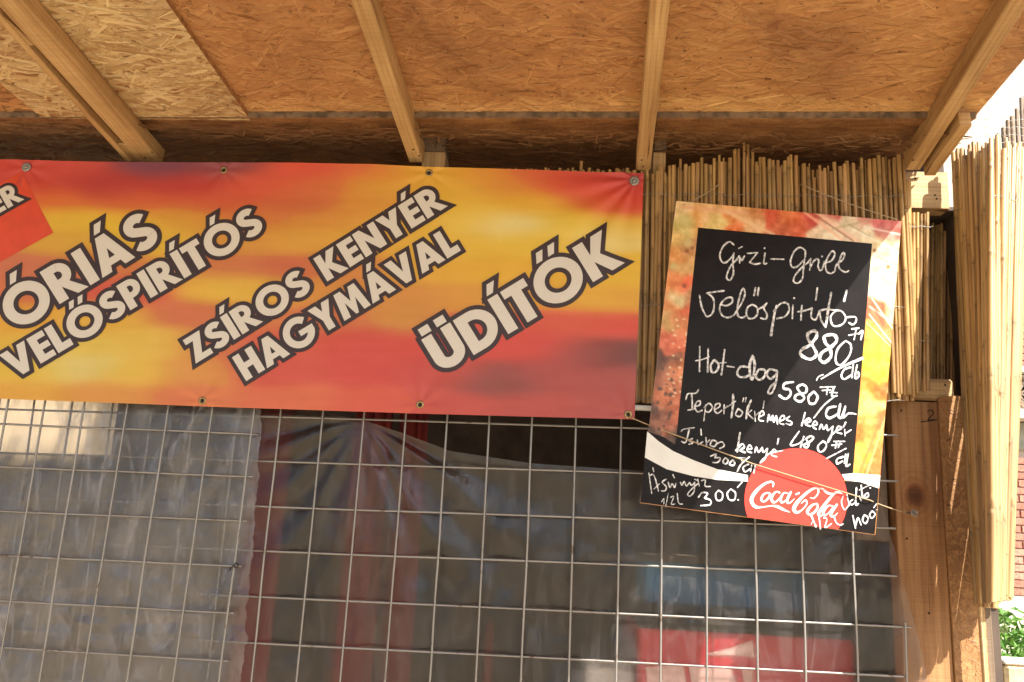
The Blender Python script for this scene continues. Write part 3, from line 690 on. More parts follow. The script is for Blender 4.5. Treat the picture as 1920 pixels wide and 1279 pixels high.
# ------------------------------------------------------------------ plastic films
def film_mat(name, haze, tint, gl=.16, milky=(.55, .52, .50), crease=.05, rshare=.45, rrough=.35, bs=.5):
    m, nt, b = mat(name); L = nt.links.new; nt.nodes.remove(b)
    tc = N(nt, "ShaderNodeTexCoord"); n1 = N(nt, "ShaderNodeTexNoise", i_Scale=7.0, i_Detail=8.0, i_Roughness=.65, i_Distortion=1.5); L(tc.outputs["Object"], n1.inputs[0])
    mp = N(nt, "ShaderNodeMapping"); mp.inputs["Rotation"].default_value = (0, .5, 0); mp.inputs["Scale"].default_value = (26, 26, 6); L(tc.outputs["Object"], mp.inputs[0])
    n2 = N(nt, "ShaderNodeTexNoise", i_Scale=1.0, i_Detail=7.0, i_Roughness=.7, i_Distortion=2.0); L(mp.outputs[0], n2.inputs[0])
    tr = N(nt, "ShaderNodeBsdfTransparent"); tr.inputs[0].default_value = (*tint, 1)
    rf = N(nt, "ShaderNodeBsdfRefraction"); rf.inputs["IOR"].default_value = 1.08; rf.inputs["Roughness"].default_value = rrough; rf.inputs[0].default_value = (*tint, 1)
    df = N(nt, "ShaderNodeBsdfDiffuse"); df.inputs[0].default_value = (*milky, 1)
    tl = N(nt, "ShaderNodeBsdfTranslucent"); tl.inputs[0].default_value = (*milky, 1)
    gs = N(nt, "ShaderNodeBsdfGlossy"); gs.inputs["Roughness"].default_value = .14
    bm_ = N(nt, "ShaderNodeBump"); bm_.inputs["Strength"].default_value = bs; bm_.inputs["Distance"].default_value = .006; L(n2.outputs[0], bm_.inputs["Height"])
    for s in (gs, df): L(bm_.outputs[0], s.inputs["Normal"])
    m0 = N(nt, "ShaderNodeMixShader"); m0.inputs[0].default_value = rshare; L(tr.outputs[0], m0.inputs[1]); L(rf.outputs[0], m0.inputs[2])
    m1 = N(nt, "ShaderNodeMixShader"); m1.inputs[0].default_value = .5; L(df.outputs[0], m1.inputs[1]); L(tl.outputs[0], m1.inputs[2])
    # whitened crease lines of the crumpled film, doubling as painted fold highlights
    mpc = N(nt, "ShaderNodeMapping"); mpc.inputs["Rotation"].default_value = (0, -.35, 0); mpc.inputs["Scale"].default_value = (13, 13, 3.6); L(tc.outputs["Object"], mpc.inputs[0])
    n3 = N(nt, "ShaderNodeTexNoise", i_Scale=1.0, i_Detail=5.0, i_Roughness=.5, i_Distortion=1.1); L(mpc.outputs[0], n3.inputs[0])
    n4 = N(nt, "ShaderNodeTexNoise", i_Scale=.45, i_Detail=3.0, i_Distortion=1.0); L(mpc.outputs[0], n4.inputs[0])
    cl = ramp(nt, n3.outputs[0], [(.45, (0, 0, 0)), (.50, (1, 1, 1)), (.56, (0, 0, 0))])
    cm = mixc(nt, 'MULTIPLY', 1.0, cl, ramp(nt, n4.outputs[0], [(.42, (.05,)*3), (.62, (crease,)*3)]))
    fc = mixc(nt, 'ADD', 1.0, ramp(nt, n1.outputs[0], [(.32, (haze*.2,)*3), (.5, (haze*.8,)*3), (.68, (haze*2.6,)*3)]), cm)
    m2 = N(nt, "ShaderNodeMixShader"); L(fc, m2.inputs[0]); L(m0.outputs[0], m2.inputs[1]); L(m1.outputs[0], m2.inputs[2])
    lw = N(nt, "ShaderNodeLayerWeight", i_Blend=.35); L(bm_.outputs[0], lw.inputs["Normal"])
    fr_ = ramp(nt, lw.outputs["Facing"], [(0, (gl*.5,)*3), (.5, (gl,)*3), (1, (.7,)*3)])
    m3 = N(nt, "ShaderNodeMixShader"); L(fr_, m3.inputs[0]); L(m2.outputs[0], m3.inputs[1]); L(gs.outputs[0], m3.inputs[2])
    L(m3.outputs[0], nt.nodes["Material Output"].inputs[0]); return m
def vnoise(x, y, seed):                                 # smooth value noise, numpy
    r_ = np.random.default_rng(seed); T = r_.random((64, 64)); xi = np.floor(x).astype(int); yi = np.floor(y).astype(int)
    fx = x-xi; fy = y-yi; fx = fx*fx*(3-2*fx); fy = fy*fy*(3-2*fy)
    g = lambda a, b: T[a % 64, b % 64]
    return (g(xi, yi)*(1-fx)+g(xi+1, yi)*fx)*(1-fy) + (g(xi, yi+1)*(1-fx)+g(xi+1, yi+1)*fx)*fy - .5
def film(name, label, pxs, top, bot, right, Y, m, hf, nx=260, ny=170, fold=None):
    """pxs: x range at the top; top(px)->row, bot row; right(py) limit -> grid in pixel space laid on plane Y"""
    U, V = np.meshgrid(np.linspace(0, 1, nx), np.linspace(0, 1, ny))
    v = []; f = []
    X = np.zeros_like(U); Yp = np.zeros_like(U)
    for j in range(ny):
        for i in range(nx):
            u = U[j, i]; w_ = V[j, i]; px = pxs[0] + (pxs[1]-pxs[0])*u; yt = top(px); py = yt + (bot-yt)*w_
            r_ = right(py); px = pxs[0] + (r_-pxs[0])*u; X[j, i] = px; Yp[j, i] = py
    H = hf(X, Yp)
    for j in range(ny):
        for i in range(nx):
            p = P(X[j, i], Yp[j, i], Y); v.append((p.x, Y+H[j, i], p.z))
    for j in range(ny-1):
        for i in range(nx-1):
            k = j*nx+i; f.append((k, k+nx, k+nx+1, k+1))
    o = obj(name, me_from(name, v, f, smooth=True), m); tag(o, label, 'plastic film'); return o
def h_main(X, Yp):
    dx = X-683; dy = Yp-788; r = np.hypot(dx, dy)+1; an = np.arctan2(dy, dx)
    rad = .0046*np.sin(an*17+vnoise(r/160, an*3, 3)*3)*np.exp(-((r-170)/330)**2)*np.minimum(1, r/90)
    return rad + .006*vnoise(X/150, Yp/110, 5) + .0055*vnoise((X+Yp*.6)/42, (Yp-X*.4)/75, 6) + .0016*vnoise(X/14, Yp/17, 8)
def h_left(X, Yp):
    return .006*vnoise(X/110, Yp/90, 15) + + .0085*vnoise((X+Yp*.35)/30, (Yp-X*.3)/75, 16) + .0016*vnoise(X/10, Yp/12, 18) + .008*vnoise((X-Yp*.2)/60, Yp/18, 19)*np.exp(-((Yp-1150)/60)**2)
topx = np.array([-200, 300, 520, 683, 760, 850, 1000, 1250, 1760]); topy = np.array([745, 745, 760, 786, 812, 846, 869, 886, 906])
film('plastic_sheet', 'large crumpled clear plastic sheet stretched behind the wide wire mesh', (-140, 1650), lambda x: float(np.interp(x, topx, topy)), 1430, lambda y: float(np.interp(y, [740, 914, 1195, 1430], [1632, 1647, 1722, 1775])), .016, film_mat('clear_film', .03, (.88, .84, .80), .11, (.48, .46, .47), .10, .4, .45), h_main)
film('plastic_sheet', 'milky crumpled plastic sheet at the left, folded double and catching the light', (-140, 492), lambda x: 742., 1430, lambda y: float(494 - (y-760)*.085 + 16*float(vnoise(np.array(y/70.), np.array(1.5), 71)) + 9*float(vnoise(np.array(y/19.), np.array(3.5), 72)) + 4*float(vnoise(np.array(y/6.), np.array(7.5), 73))), -.016, film_mat('milky_film', .11, (.80, .79, .79), .17, (.58, .59, .66), .46, .6, .5, .8), h_left, 230, 220)

# ------------------------------------------------------------------ reed mats
def reed_mat():
    m, nt, b = mat('dry_reed'); L = nt.links.new
    at = N(nt, "ShaderNodeAttribute", attribute_name="col"); tc = N(nt, "ShaderNodeTexCoord"); oi = N(nt, "ShaderNodeObjectInfo")
    mp = N(nt, "ShaderNodeMapping"); mp.inputs["Scale"].default_value = (700, 700, 9); L(tc.outputs["Object"], mp.inputs[0])
    n1 = N(nt, "ShaderNodeTexNoise", i_Scale=1.0, i_Detail=4.0); L(mp.outputs[0], n1.inputs[0])
    ad = N(nt, "ShaderNodeVectorMath", operation='ADD'); L(tc.outputs["Object"], ad.inputs[0]); L(oi.outputs["Random"], ad.inputs[1])
    n2 = N(nt, "ShaderNodeTexNoise", i_Scale=12.0, i_Detail=4.0); L(ad.outputs[0], n2.inputs[0])
    c = mixc(nt, 'MULTIPLY', .7, at.outputs["Color"], ramp(nt, n1.outputs[0], [(.35, (.6, .52, .42)), (.6, (1.08, 1.06, 1.0))]))
    c = mixc(nt, 'MULTIPLY', .7, c, ramp(nt, n2.outputs[0], [(.35, (.5, .42, .34)), (.52, (1, 1, 1)), (.7, (1.1, 1.08, 1.0))]))
    tint = ramp(nt, oi.outputs["Random"], [(0, (.50, .42, .34)), (.3, (.95, .88, .8)), (.5, (.75, .64, .5)), (.75, (1.1, 1.05, .98)), (1, (.85, .8, .74))])
    c = mixc(nt, 'MULTIPLY', .8, c, tint)
    L(c, b.inputs["Base Color"]); b.inputs["Roughness"].default_value = .42; return m
M['reed'] = reed_mat()
def reed_proto(i):
    rn = random.Random(100+i); pts = []; rr = []; cols = []
    zs = [0]; nodes = []; z = rn.uniform(.12, .3)
    while z < .97: nodes.append(z); z += rn.uniform(.2, .34)
    for nd in nodes: zs += [nd-.012, nd-.004, nd, nd+.004, nd+.02]
    zs += list(np.linspace(.05, .95, 7)); zs.append(1.0); zs = sorted(set(zs))
    base = np.array((.56, .40, .20))*rn.uniform(.8, 1.1)*np.array((1, rn.uniform(.93, 1.02), rn.uniform(.85, 1.05)))
    bx, by = rn.uniform(-1.0, 1.0), rn.uniform(-1.0, 1.0)
    for z in zs:
        near = min([abs(z-nd) for nd in nodes] or [1])
        k = 1.13 if near < .005 else 1.0
        pts.append((bx*math.sin(z*3.1)*.7, by*math.sin(z*4+1)*.5, z)); rr.append(k*(1.0-.12*z))
        d = .42 if near < .003 else (.72 if near < .013 else 1.0)
        cols.append(base*d*(1.0+.1*math.sin(z*9+i)))
    me = bpy.data.meshes.new('reed')
    v = []; f = []; S = 7; c = []
    for (x, y, z), r_, cc in zip(pts, rr, cols):
        for k in range(S):
            an = 6.2832*k/S; v.append((x+math.cos(an)*r_, y+math.sin(an)*r_, z)); c.append(cc)
    n_ = len(pts)
    for i_ in range(n_-1):
        for k in range(S): f.append((i_*S+k, i_*S+(k+1) % S, (i_+1)*S+(k+1) % S, (i_+1)*S+k))
    # hollow looking cut end
    b0 = len(v); tz = 1.0
    for k in range(S): an = 6.2832*k/S; v.append((pts[-1][0]+math.cos(an)*.55, pts[-1][1]+math.sin(an)*.55, .997)); c.append(base*.35)
    for k in range(S): f.append(((n_-1)*S+k, (n_-1)*S+(k+1) % S, b0+(k+1) % S, b0+k))
    f.append(tuple(b0+k for k in range(S))); f.append(tuple(range(S-1, -1, -1)))
    me.from_pydata(v, [], f); me.update(); me.polygons.foreach_set('use_smooth', [len(p.vertices) == 4 for p in me.polygons])
    a = me.color_attributes.new("col", 'FLOAT_COLOR', 'POINT'); arr = np.ones((len(v), 4), np.float32); arr[:, :3] = np.array(c); a.data.foreach_set('color', arr.ravel())
    me.materials.append(M['reed']); return me
REEDS = [reed_proto(i) for i in range(16)]
M['sunlit_tint'] = M['reed'].copy(); M['sunlit_tint'].name = 'sunlit_tint_reed'  # sunlight painted in: reed colour mixed paler for the sunny part
_n = M['sunlit_tint'].node_tree; _b = _n.nodes['Principled BSDF']; _l = _b.inputs['Base Color'].links[0]; _s = _l.from_socket
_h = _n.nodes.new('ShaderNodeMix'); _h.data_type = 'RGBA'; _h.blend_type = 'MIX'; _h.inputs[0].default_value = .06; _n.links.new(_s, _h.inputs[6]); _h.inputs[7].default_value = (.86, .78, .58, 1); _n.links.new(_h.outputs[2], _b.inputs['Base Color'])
SUNLIT_REEDS = []
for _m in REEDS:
    _c = _m.copy(); _c.materials.clear(); _c.materials.append(M['sunlit_tint']); SUNLIT_REEDS.append(_c)
M['greyed'] = M['reed'].copy(); M['greyed'].name = 'greyed_reed'
_n = M['greyed'].node_tree; _b = _n.nodes['Principled BSDF']; _s = _b.inputs['Base Color'].links[0].from_socket
_h = _n.nodes.new('ShaderNodeMix'); _h.data_type = 'RGBA'; _h.blend_type = 'MIX'; _h.inputs[0].default_value = .75; _n.links.new(_s, _h.inputs[6]); _h.inputs[7].default_value = (.17, .14, .115, 1); _n.links.new(_h.outputs[2], _b.inputs['Base Color'])
GREYED = []
for _m in REEDS:
    _c = _m.copy(); _c.materials.clear(); _c.materials.append(M['greyed']); GREYED.append(_c)
def reed(parent, base, bot, top, r, pool=None):
    d = top-bot; o = obj('reed', random.choice(pool or REEDS), None, parent); o.location = bot-base
    o.rotation_mode = 'QUATERNION'; o.rotation_quaternion = d.to_track_quat('Z', 'Y') @ Matrix.Rotation(random.uniform(0, 6.28), 3, 'Z').to_quaternion()
    o.scale = (r, r, d.length); return o
def tie_wire(parent, base, pts): obj('tie_wire', shift(tube_me('tie_wire', pts, .0007, 5), base), M['galv'], parent)

# main mat behind banner and menu board
tp = np.array([(500, 322), (1000, 321), (1240, 322), (1262, 314), (1280, 309), (1300, 307), (1330, 303), (1360, 300), (1376, 288), (1388, 276), (1400, 288), (1415, 290), (1440, 300), (1470, 302), (1492, 296), (1503, 310), (1530, 308), (1560, 317), (1590, 308), (1610, 305), (1640, 302), (1655, 294), (1664, 288), (1672, 298), (1690, 295), (1700, 330)])
base = P(1300, 750, -.02)
t = thing('reed_mat', 'upright dry reed mat behind the menu board, its uneven tops under the roof', 'reed screen', base)
x = 930.0
while x < 1697:
    w_ = random.uniform(5.5, 10) if random.random() > .12 else random.uniform(3.5, 5)
    cx = x+w_/2; yt = float(np.interp(cx, tp[:, 0], tp[:, 1])) + random.gauss(0, 5) + (random.choice((-12, 10, 18)) if random.random() < .12 else 0)
    if cx < 1195: yt = 320 + random.uniform(-5, 5) + (-18 if abs(cx-1087) < 5 else 0) + (cx < 950)*6
    Yr = -.022 + random.uniform(-.005, .005)
    yb = 756 + random.uniform(-3, 2) if cx < 1600 else 744+random.uniform(-14, 2)
    pt_ = P(cx+random.gauss(0, 2.0), yt, Yr+random.uniform(-.003, .003)); pb2 = P(cx - (cx-1320)*-.028*0 + random.gauss(0, 2.2) - (1320-cx)*.055*.9, yb, Yr)
    reed(t, base, pb2, pt_, w_/2*.00123); x += w_*.9
back_v = np.arange(1190, 1700, 8.5)
for cx in back_v:
    reed(t, base, P(cx-(1320-cx)*.05+random.gauss(0, 1.5), 752, -.012), P(cx+random.gauss(0, 1.5), float(np.interp(cx, tp[:, 0], tp[:, 1]))+random.uniform(2, 16), -.012), .0052)
for yy in (352, 560, 735):
    tie_wire(t, base, [P(xx, yy+2*math.sin(xx/9)+xx*.01, -.030-.0015*math.sin(xx/5)) for xx in range(940, 1700, 12)])
# right hand portion: two short mats, the second lower
base = P(1720, 745, -.01)
t = thing('reed_mat', 'narrow short reed mat in the sun right of the menu board, below the header beam', 'reed screen', base)
for cx in np.arange(1698, 1747, 7.2):
    yt = 345+random.uniform(-25, 12) if cx < 1710 else 400+random.uniform(-6, 8); Yr = -.012+random.uniform(-.004, .004)
    reed(t, base, P(cx+random.gauss(-1, 1.5), 738+random.uniform(-12, 8), Yr), P(cx+random.gauss(0, 1), yt, Yr), .0046*random.uniform(.8, 1.15))
for yy in (425, 640): tie_wire(t, base, [P(xx, yy+1.5*math.sin(xx/4), -.019) for xx in range(1690, 1752, 6)])
# dim mat deeper inside
base = P(1775, 745, .14)
t = thing('reed_mat', 'reed mat in deep shade inside the gap between the two sunlit mats', 'reed screen', base)
for cx in np.arange(1742, 1812, 6.0):
    reed(t, base, P(cx-2, 800, .14), P(cx, 425+random.uniform(-8, 10), .14+random.uniform(-.004, .004)), .0046*random.uniform(.8, 1.1))
# big flaring mat at the right, wrapping forward round the corner
base = P(1850, 1130, -.1)
t = thing('reed_mat', 'tall flaring reed mat at the right edge, folded at the corner and tinted paler where sunlit', 'reed screen', base)
def mat_pt(u, top):                                    # u 0..1 across the mat, 1..1.5 a hidden return added to shade the post
    if top: return (np.interp(u, [0, .5, 1, 1.5], [1785, 1856, 1919, 1924]), np.interp(u, [0, .2, .4, .6, .75, 1], [294, 284, 274, 262, 268, 280]), np.interp(u, [0, .5, 1, 1.5], [-.01, -.11, -.09, .10]))
    return (np.interp(u, [0, .5, 1, 1.5], [1836, 1866, 1891, 1888]), np.interp(u, [0, .5, .55, 1], [1136, 1138, 1128, 1122]), np.interp(u, [0, .5, 1, 1.5], [-.035, -.26, -.22, .05]))
for lay in range(2):
    us = list(np.linspace(.01, .48, 17 if lay == 0 else 15)) + list(np.linspace(.51, .99, 9 if lay == 0 else 7)) + list(np.linspace(1.03, 1.5, 16))
    for u in us:
        u = u + random.gauss(0, .004); a = mat_pt(u, True); b = mat_pt(u, False); dy = lay*.009
        reed(t, base, P(b[0]+random.gauss(0, 2), b[1]+random.uniform(-8, 4), b[2]+dy+random.uniform(-.002, .002)), P(a[0]+random.gauss(0, 3), a[1]+random.uniform(-12, 16), a[2]+dy+random.uniform(-.002, .002)), random.choice((.0038, .0048, .0056, .0062))*random.uniform(.9, 1.15), SUNLIT_REEDS if u > .35 else REEDS)
for k in (.12, .5, .9):
    tie_wire(t, base, [Vector(P(*(np.array(mat_pt(u, True)[:2])*(1-k)+np.array(mat_pt(u, False)[:2])*k), mat_pt(u, True)[2]*(1-k)+mat_pt(u, False)[2]*k-.006)) for u in np.linspace(0, 1, 18)])
# distant reed screen on a frame above, right
base = P(1900, 300, .9)
t = thing('reed_mat', 'greyish reed screen with netting standing farther back under the open sky', 'reed screen', base)
for i, cx in enumerate(np.arange(1838, 2080, 8.5)):
    yt = np.interp(cx, [1838, 1865, 1895, 1915, 1935, 2080], [300, 262, 222, 186, 172, 120]) + random.uniform(-4, 4)
    reed(t, base, P(cx+14, 560, .9+random.uniform(-.01, .01)), P(cx, yt, .9), .0078*random.uniform(.85, 1.1), GREYED)
for yy in range(225, 520, 14): tie_wire(t, base, [P(xx, yy+1.5*math.sin(xx/5+yy), .885) for xx in range(1845, 2080, 10)])

# white shelf strip under the reeds between banner and board
a = P(1150, 757, -.032); b = P(1330, 757, -.032)
beam('white_ledge', Vector((a.x, -.036, a.z-.011)), Vector((b.x, -.036, a.z-.011)), Vector((0, 0, 1)), .010, Vector((0, 1, 0)), .025, M['white_card'], stall, base=SB)

# ------------------------------------------------------------------ banner
def interp_print(pts, X, Yp, sx, sy):
    num = np.zeros(X.shape+(3,)); den = np.zeros(X.shape)
    for (x, y, c) in pts:
        w_ = np.exp(-.5*(((X-x)/sx)**2 + ((Yp-y)/sy)**2)) + 1e-7/(1+((X-x)/400)**2+((Yp-y)/100)**2)
        num += w_[..., None]*np.array(c, float); den += w_
    return num/den[..., None]
def alb_arr(A):
    s = A/255; l = np.where(s <= .04045, s/12.92, ((s+.055)/1.055)**2.4)/np.array(ILL); return np.clip(l, 0, .85)
BP = [(0, 308, (205, 70, 55)), (120, 308, (205, 75, 60)), (300, 308, (125, 65, 75)), (420, 308, (150, 75, 75)), (560, 318, (222, 85, 60)), (700, 318, (225, 110, 60)), (780, 318, (228, 165, 60)), (900, 325, (225, 145, 55)), (1000, 325, (218, 95, 60)), (1110, 325, (210, 75, 60)), (1195, 330, (170, 60, 60)),
      (60, 345, (195, 62, 45)), (200, 345, (178, 55, 45)), (350, 345, (185, 55, 45)), (480, 345, (215, 85, 55)), (600, 350, (212, 110, 55)), (720, 350, (220, 150, 55)), (850, 350, (222, 160, 55)), (960, 345, (220, 135, 55)), (1070, 345, (212, 75, 50)), (1180, 350, (205, 60, 45)),
      (90, 375, (215, 105, 45)), (250, 380, (205, 90, 48)), (400, 378, (205, 85, 48)), (560, 385, (200, 95, 50)), (700, 385, (215, 135, 55)), (850, 385, (225, 168, 55)), (1000, 380, (225, 160, 50)), (1130, 380, (212, 90, 48)), (1200, 385, (205, 60, 45)),
      (110, 412, (220, 165, 50)), (230, 412, (224, 172, 50)), (350, 408, (210, 140, 50)), (470, 412, (205, 115, 50)), (600, 410, (212, 135, 55)), (760, 410, (222, 160, 55)), (880, 412, (228, 180, 75)), (960, 422, (226, 196, 135)), (1080, 412, (226, 180, 60)), (1190, 420, (222, 165, 60)),
      (100, 450, (212, 150, 55)), (300, 450, (220, 165, 55)), (450, 450, (210, 135, 60)), (560, 450, (215, 145, 55)), (700, 450, (220, 155, 55)), (850, 455, (226, 172, 60)), (1000, 450, (226, 175, 60)), (1150, 440, (226, 188, 110)),
      (40, 500, (200, 110, 70)), (200, 500, (205, 120, 60)), (420, 500, (202, 115, 62)), (540, 505, (198, 100, 60)), (650, 505, (205, 120, 60)), (800, 510, (222, 158, 55)), (950, 510, (222, 160, 50)), (1180, 510, (222, 165, 50)),
      (20, 545, (205, 110, 60)), (250, 540, (205, 85, 60)), (400, 540, (222, 165, 60)), (490, 540, (222, 165, 62)), (600, 545, (210, 130, 58)), (760, 550, (208, 130, 60)), (900, 560, (214, 140, 58)), (1100, 560, (220, 155, 55)), (1190, 565, (218, 150, 55)),
      (20, 600, (220, 150, 50)), (200, 600, (220, 160, 60)), (350, 590, (205, 110, 65)), (470, 600, (205, 120, 62)), (620, 600, (205, 110, 60)), (760, 600, (205, 130, 62)), (900, 615, (208, 80, 58)), (1080, 605, (208, 85, 58)), (1180, 610, (208, 75, 55)),
      (20, 650, (218, 165, 60)), (150, 650, (220, 175, 75)), (300, 640, (220, 170, 70)), (400, 640, (205, 110, 65)), (520, 640, (210, 90, 62)), (680, 640, (205, 75, 58)), (850, 640, (208, 75, 58)), (1000, 650, (205, 72, 56)), (1100, 662, (160, 70, 58)), (1170, 665, (105, 58, 50)),
      (60, 695, (220, 170, 62)), (150, 690, (218, 188, 115)), (250, 700, (222, 170, 65)), (370, 700, (210, 130, 65)), (520, 695, (205, 82, 62)), (700, 690, (205, 75, 60)), (830, 700, (195, 75, 60)), (930, 714, (140, 70, 58)), (1030, 700, (168, 72, 60)), (1170, 705, (165, 74, 62)),
      (40, 738, (218, 150, 60)), (200, 738, (212, 135, 65)), (350, 740, (210, 115, 65)), (550, 750, (212, 105, 65)), (700, 755, (208, 88, 62)), (850, 760, (190, 76, 60)), (1000, 765, (178, 74, 60)), (1150, 770, (170, 75, 62))]
BY = -.058
def banner_h(X, Yp):
    X = np.asarray(X, float); Yp = np.asarray(Yp, float)
    h = .008*vnoise(X/210+3, Yp/240, 31) + .002*vnoise(X/70+3, Yp/500, 35) + .0012*vnoise(X/90, Yp/200+5, 33)
    for gx, gy in ((52, 315), (419, 318), (805, 325), (1189, 340), (379, 751), (788, 759), (1178, 777)):
        d = np.hypot(X-gx, Yp-gy); a = np.arctan2(Yp-gy, X-gx)
        h = h + .0015*np.exp(-d/60)*np.sin(a*7)*np.minimum(1, d/20)
    d = np.hypot(X-1195, Yp-335); a = np.arctan2(Yp-335, X-1195)
    return h + .0030*np.exp(-d/150)*np.sin(a*13)*np.minimum(1, d/30)
def bpt(px, py, off=0.0):
    p = P(px, py, BY); q = Vector((p.x, BY - float(banner_h(px, py)) - off, p.z)); return q
bbase = P(600, 770, BY)
banner = thing('banner', 'wide red and yellow vinyl banner with outlined white slanted lettering', 'banner', bbase)
BT = lambda x: 299.5 + .0 if x < 0 else float(np.interp(x, [0, 200, 500, 700, 805, 1000, 1207], [300, 303, 304, 308, 314, 317, 325]))
BB = lambda x: float(np.interp(x, [-300, 0, 379, 788, 1178, 1190], [736, 748, 762, 776, 786, 787]))
nx, ny = 420, 150
U, V = np.meshgrid(np.linspace(0, 1, nx), np.linspace(0, 1, ny))
X0 = -420 + (1207+420)*U; YT = np.vectorize(BT)(X0); X1 = -420+(1190+420)*U; YBm = np.vectorize(BB)(X1)
XX = X0*(1-V)+X1*V; YY = YT*(1-V)+YBm*V
pc = interp_print(BP, XX, YY, 46, 15)
pc += (vnoise(XX/60, YY/9, 41)[..., None]*5)
pc = pc + np.array([0, 7, -4])*(pc[..., 1:2] > 120)
cols = alb_arr(np.clip(pc, 0, 255)).reshape(-1, 3)
Hh = banner_h(XX, YY); v = []
for x_, y_, h_ in zip(XX.ravel(), YY.ravel(), Hh.ravel()):
    p = P(x_, y_, BY); v.append((p.x, BY-h_, p.z))
f = [(j*nx+i, (j+1)*nx+i, (j+1)*nx+i+1, j*nx+i+1) for j in range(ny-1) for i in range(nx-1)]
o = obj('printed_cloth', shift(me_from('printed_cloth', v, f, smooth=True, cols=cols), bbase), M['print'], banner)

# --- lettering: glyphs as polygons in a cap-height-1 frame
def arc(cx, cy, rx, ry, a0, a1, n=16): return [(cx+rx*math.cos(R(a0+(a1-a0)*i/n)), cy+ry*math.sin(R(a0+(a1-a0)*i/n))) for i in range(n+1)]
T = .255; H_ = T/2
class G:
    def __init__(s, w): s.w = w; s.st = []; s.pg = []; s.ring = []
    def stroke(s, pts, t=T): s.st.append((pts, t)); return s
    def poly(s, pts): s.pg.append(pts); return s
def glyph(c):
    if c == 'I': return G(T).stroke([(H_, 0), (H_, 1)])
    if c == 'L': return G(.52).stroke([(H_, 1), (H_, H_), (.52, H_)])
    if c == 'E':
        g = G(.54).stroke([(H_, 0), (H_, 1)])
        for y in (.11, .5, .89): g.stroke([(.05, y), (.54, y)], .215)
        return g
    if c == 'H': return G(.74).stroke([(H_, 0), (H_, 1)]).stroke([(.74-H_, 0), (.74-H_, 1)]).stroke([(.1, .5), (.64, .5)], .22)
    if c == 'T': return G(.60).stroke([(.30, 0), (.30, .95)]).stroke([(0, .89), (.60, .89)], .22)
    if c == 'O': g = G(1.12); g.ring.append((.56, .5, .56, .56-T)); return g
    if c == 'U': return G(.74).stroke([(H_, 1)] + [(H_, .37)] + arc(.37, .37, .37-H_, .37-H_-.015, 180, 360, 18)[1:-1] + [(.74-H_, .37), (.74-H_, 1)])
    if c == 'D': return G(.82).stroke([(H_, 0), (H_, 1)]).stroke([(H_, 1-.115), (.33, 1-.115)] + arc(.33, .5, .49-.12, .385, 90, -90, 20)[1:-1] + [(.33, .115), (H_, .115)], .235)
    if c == 'P': return G(.64).stroke([(H_, 0), (H_, 1)]).stroke([(H_, .89), (.32, .89)] + arc(.32, .665, .20, .225, 90, -90, 14)[1:-1] + [(.32, .44), (H_, .44)], .215)
    if c == 'R':
        return G(.76).stroke([(H_, 0), (H_, 1)]).stroke([(H_, .89), (.32, .89)] + arc(.32, .68, .20, .21, 90, -90, 14)[1:-1] + [(.32, .47), (H_, .47)], .215).poly([(.22, .42), (.47, .42), (.78, 0), (.50, 0)])
    if c == 'A': return G(.90).poly([(.33, 1), (.57, 1), (.90, 0), (.63, 0), (.45, .62), (.27, 0), (0, 0)]).stroke([(.2, .26), (.7, .26)], .19)
    if c == 'V': return G(.86).poly([(0, 1), (.275, 1), (.43, .42), (.585, 1), (.86, 1), (.54, 0), (.32, 0)])
    if c == 'Y': return G(.80).poly([(0, 1), (.29, 1), (.40, .70), (.51, 1), (.80, 1), (.53, .42), (.53, 0), (.27, 0), (.27, .42)])
    if c == 'K': return G(.80).stroke([(H_, 0), (H_, 1)]).poly([(.20, .50), (.47, 1), (.77, 1), (.46, .52), (.82, 0), (.50, 0)])
    if c == 'N': return G(.82).stroke([(H_, 0), (H_, 1)]).stroke([(.82-H_, 0), (.82-H_, 1)]).poly([(.02, 1), (.26, 1), (.80, 0), (.56, 0)])
    if c == 'M': return G(1.02).poly([(0, 0), (.12, 1), (.36, 1), (.51, .50), (.66, 1), (.90, 1), (1.02, 0), (.77, 0), (.71, .55), (.56, 0), (.46, 0), (.31, .55), (.25, 0)])
    if c == 'Z': return G(.66).poly([(.04, 1), (.66, 1), (.36, .22), (.66, .22), (.66, 0), (0, 0), (.30, .78), (.04, .78)])
    if c == 'S':
        return G(.64).stroke(arc(.335, .705, .205, .18, 28, 235, 16) + arc(.315, .295, .215, .18, 52, -152, 18), .235)
    if c == 'G':
        return G(1.08).stroke(arc(.54, .5, .54-.12, .445, 40, 345, 30), .24).stroke([(.54, .44), (1.06, .44)], .2)
    return G(.3)
ACC = {'Ó': 'O', 'Í': 'I', 'Á': 'A', 'Ő': 'O', 'É': 'E', 'Ü': 'U'}
def stroke_outline(pts, t, ext=0.0):
    p = [np.array(q, float) for q in pts]
    q = [p[0]]
    for a in p[1:]:
        if np.hypot(*(a-q[-1])) > 1e-4: q.append(a)
    p = q; n = len(p)
    d0 = (p[0]-p[1]); p[0] = p[0]+d0/np.hypot(*d0)*ext; d1 = p[-1]-p[-2]; p[-1] = p[-1]+d1/np.hypot(*d1)*ext
    Lf, Rt = [], []
    for i in range(n):
        a = p[i]-p[i-1] if i > 0 else p[1]-p[0]; b = p[i+1]-p[i] if i < n-1 else a
        a = a/np.hypot(*a); b = b/np.hypot(*b); na = np.array((-a[1], a[0])); nb = np.array((-b[1], b[0]))
        mm = na+nb; mm = mm/np.hypot(*mm); k = 1/max(.45, mm.dot(na))
        Lf.append(p[i]+mm*k*t/2); Rt.append(p[i]-mm*k*t/2)
    return Lf, Rt
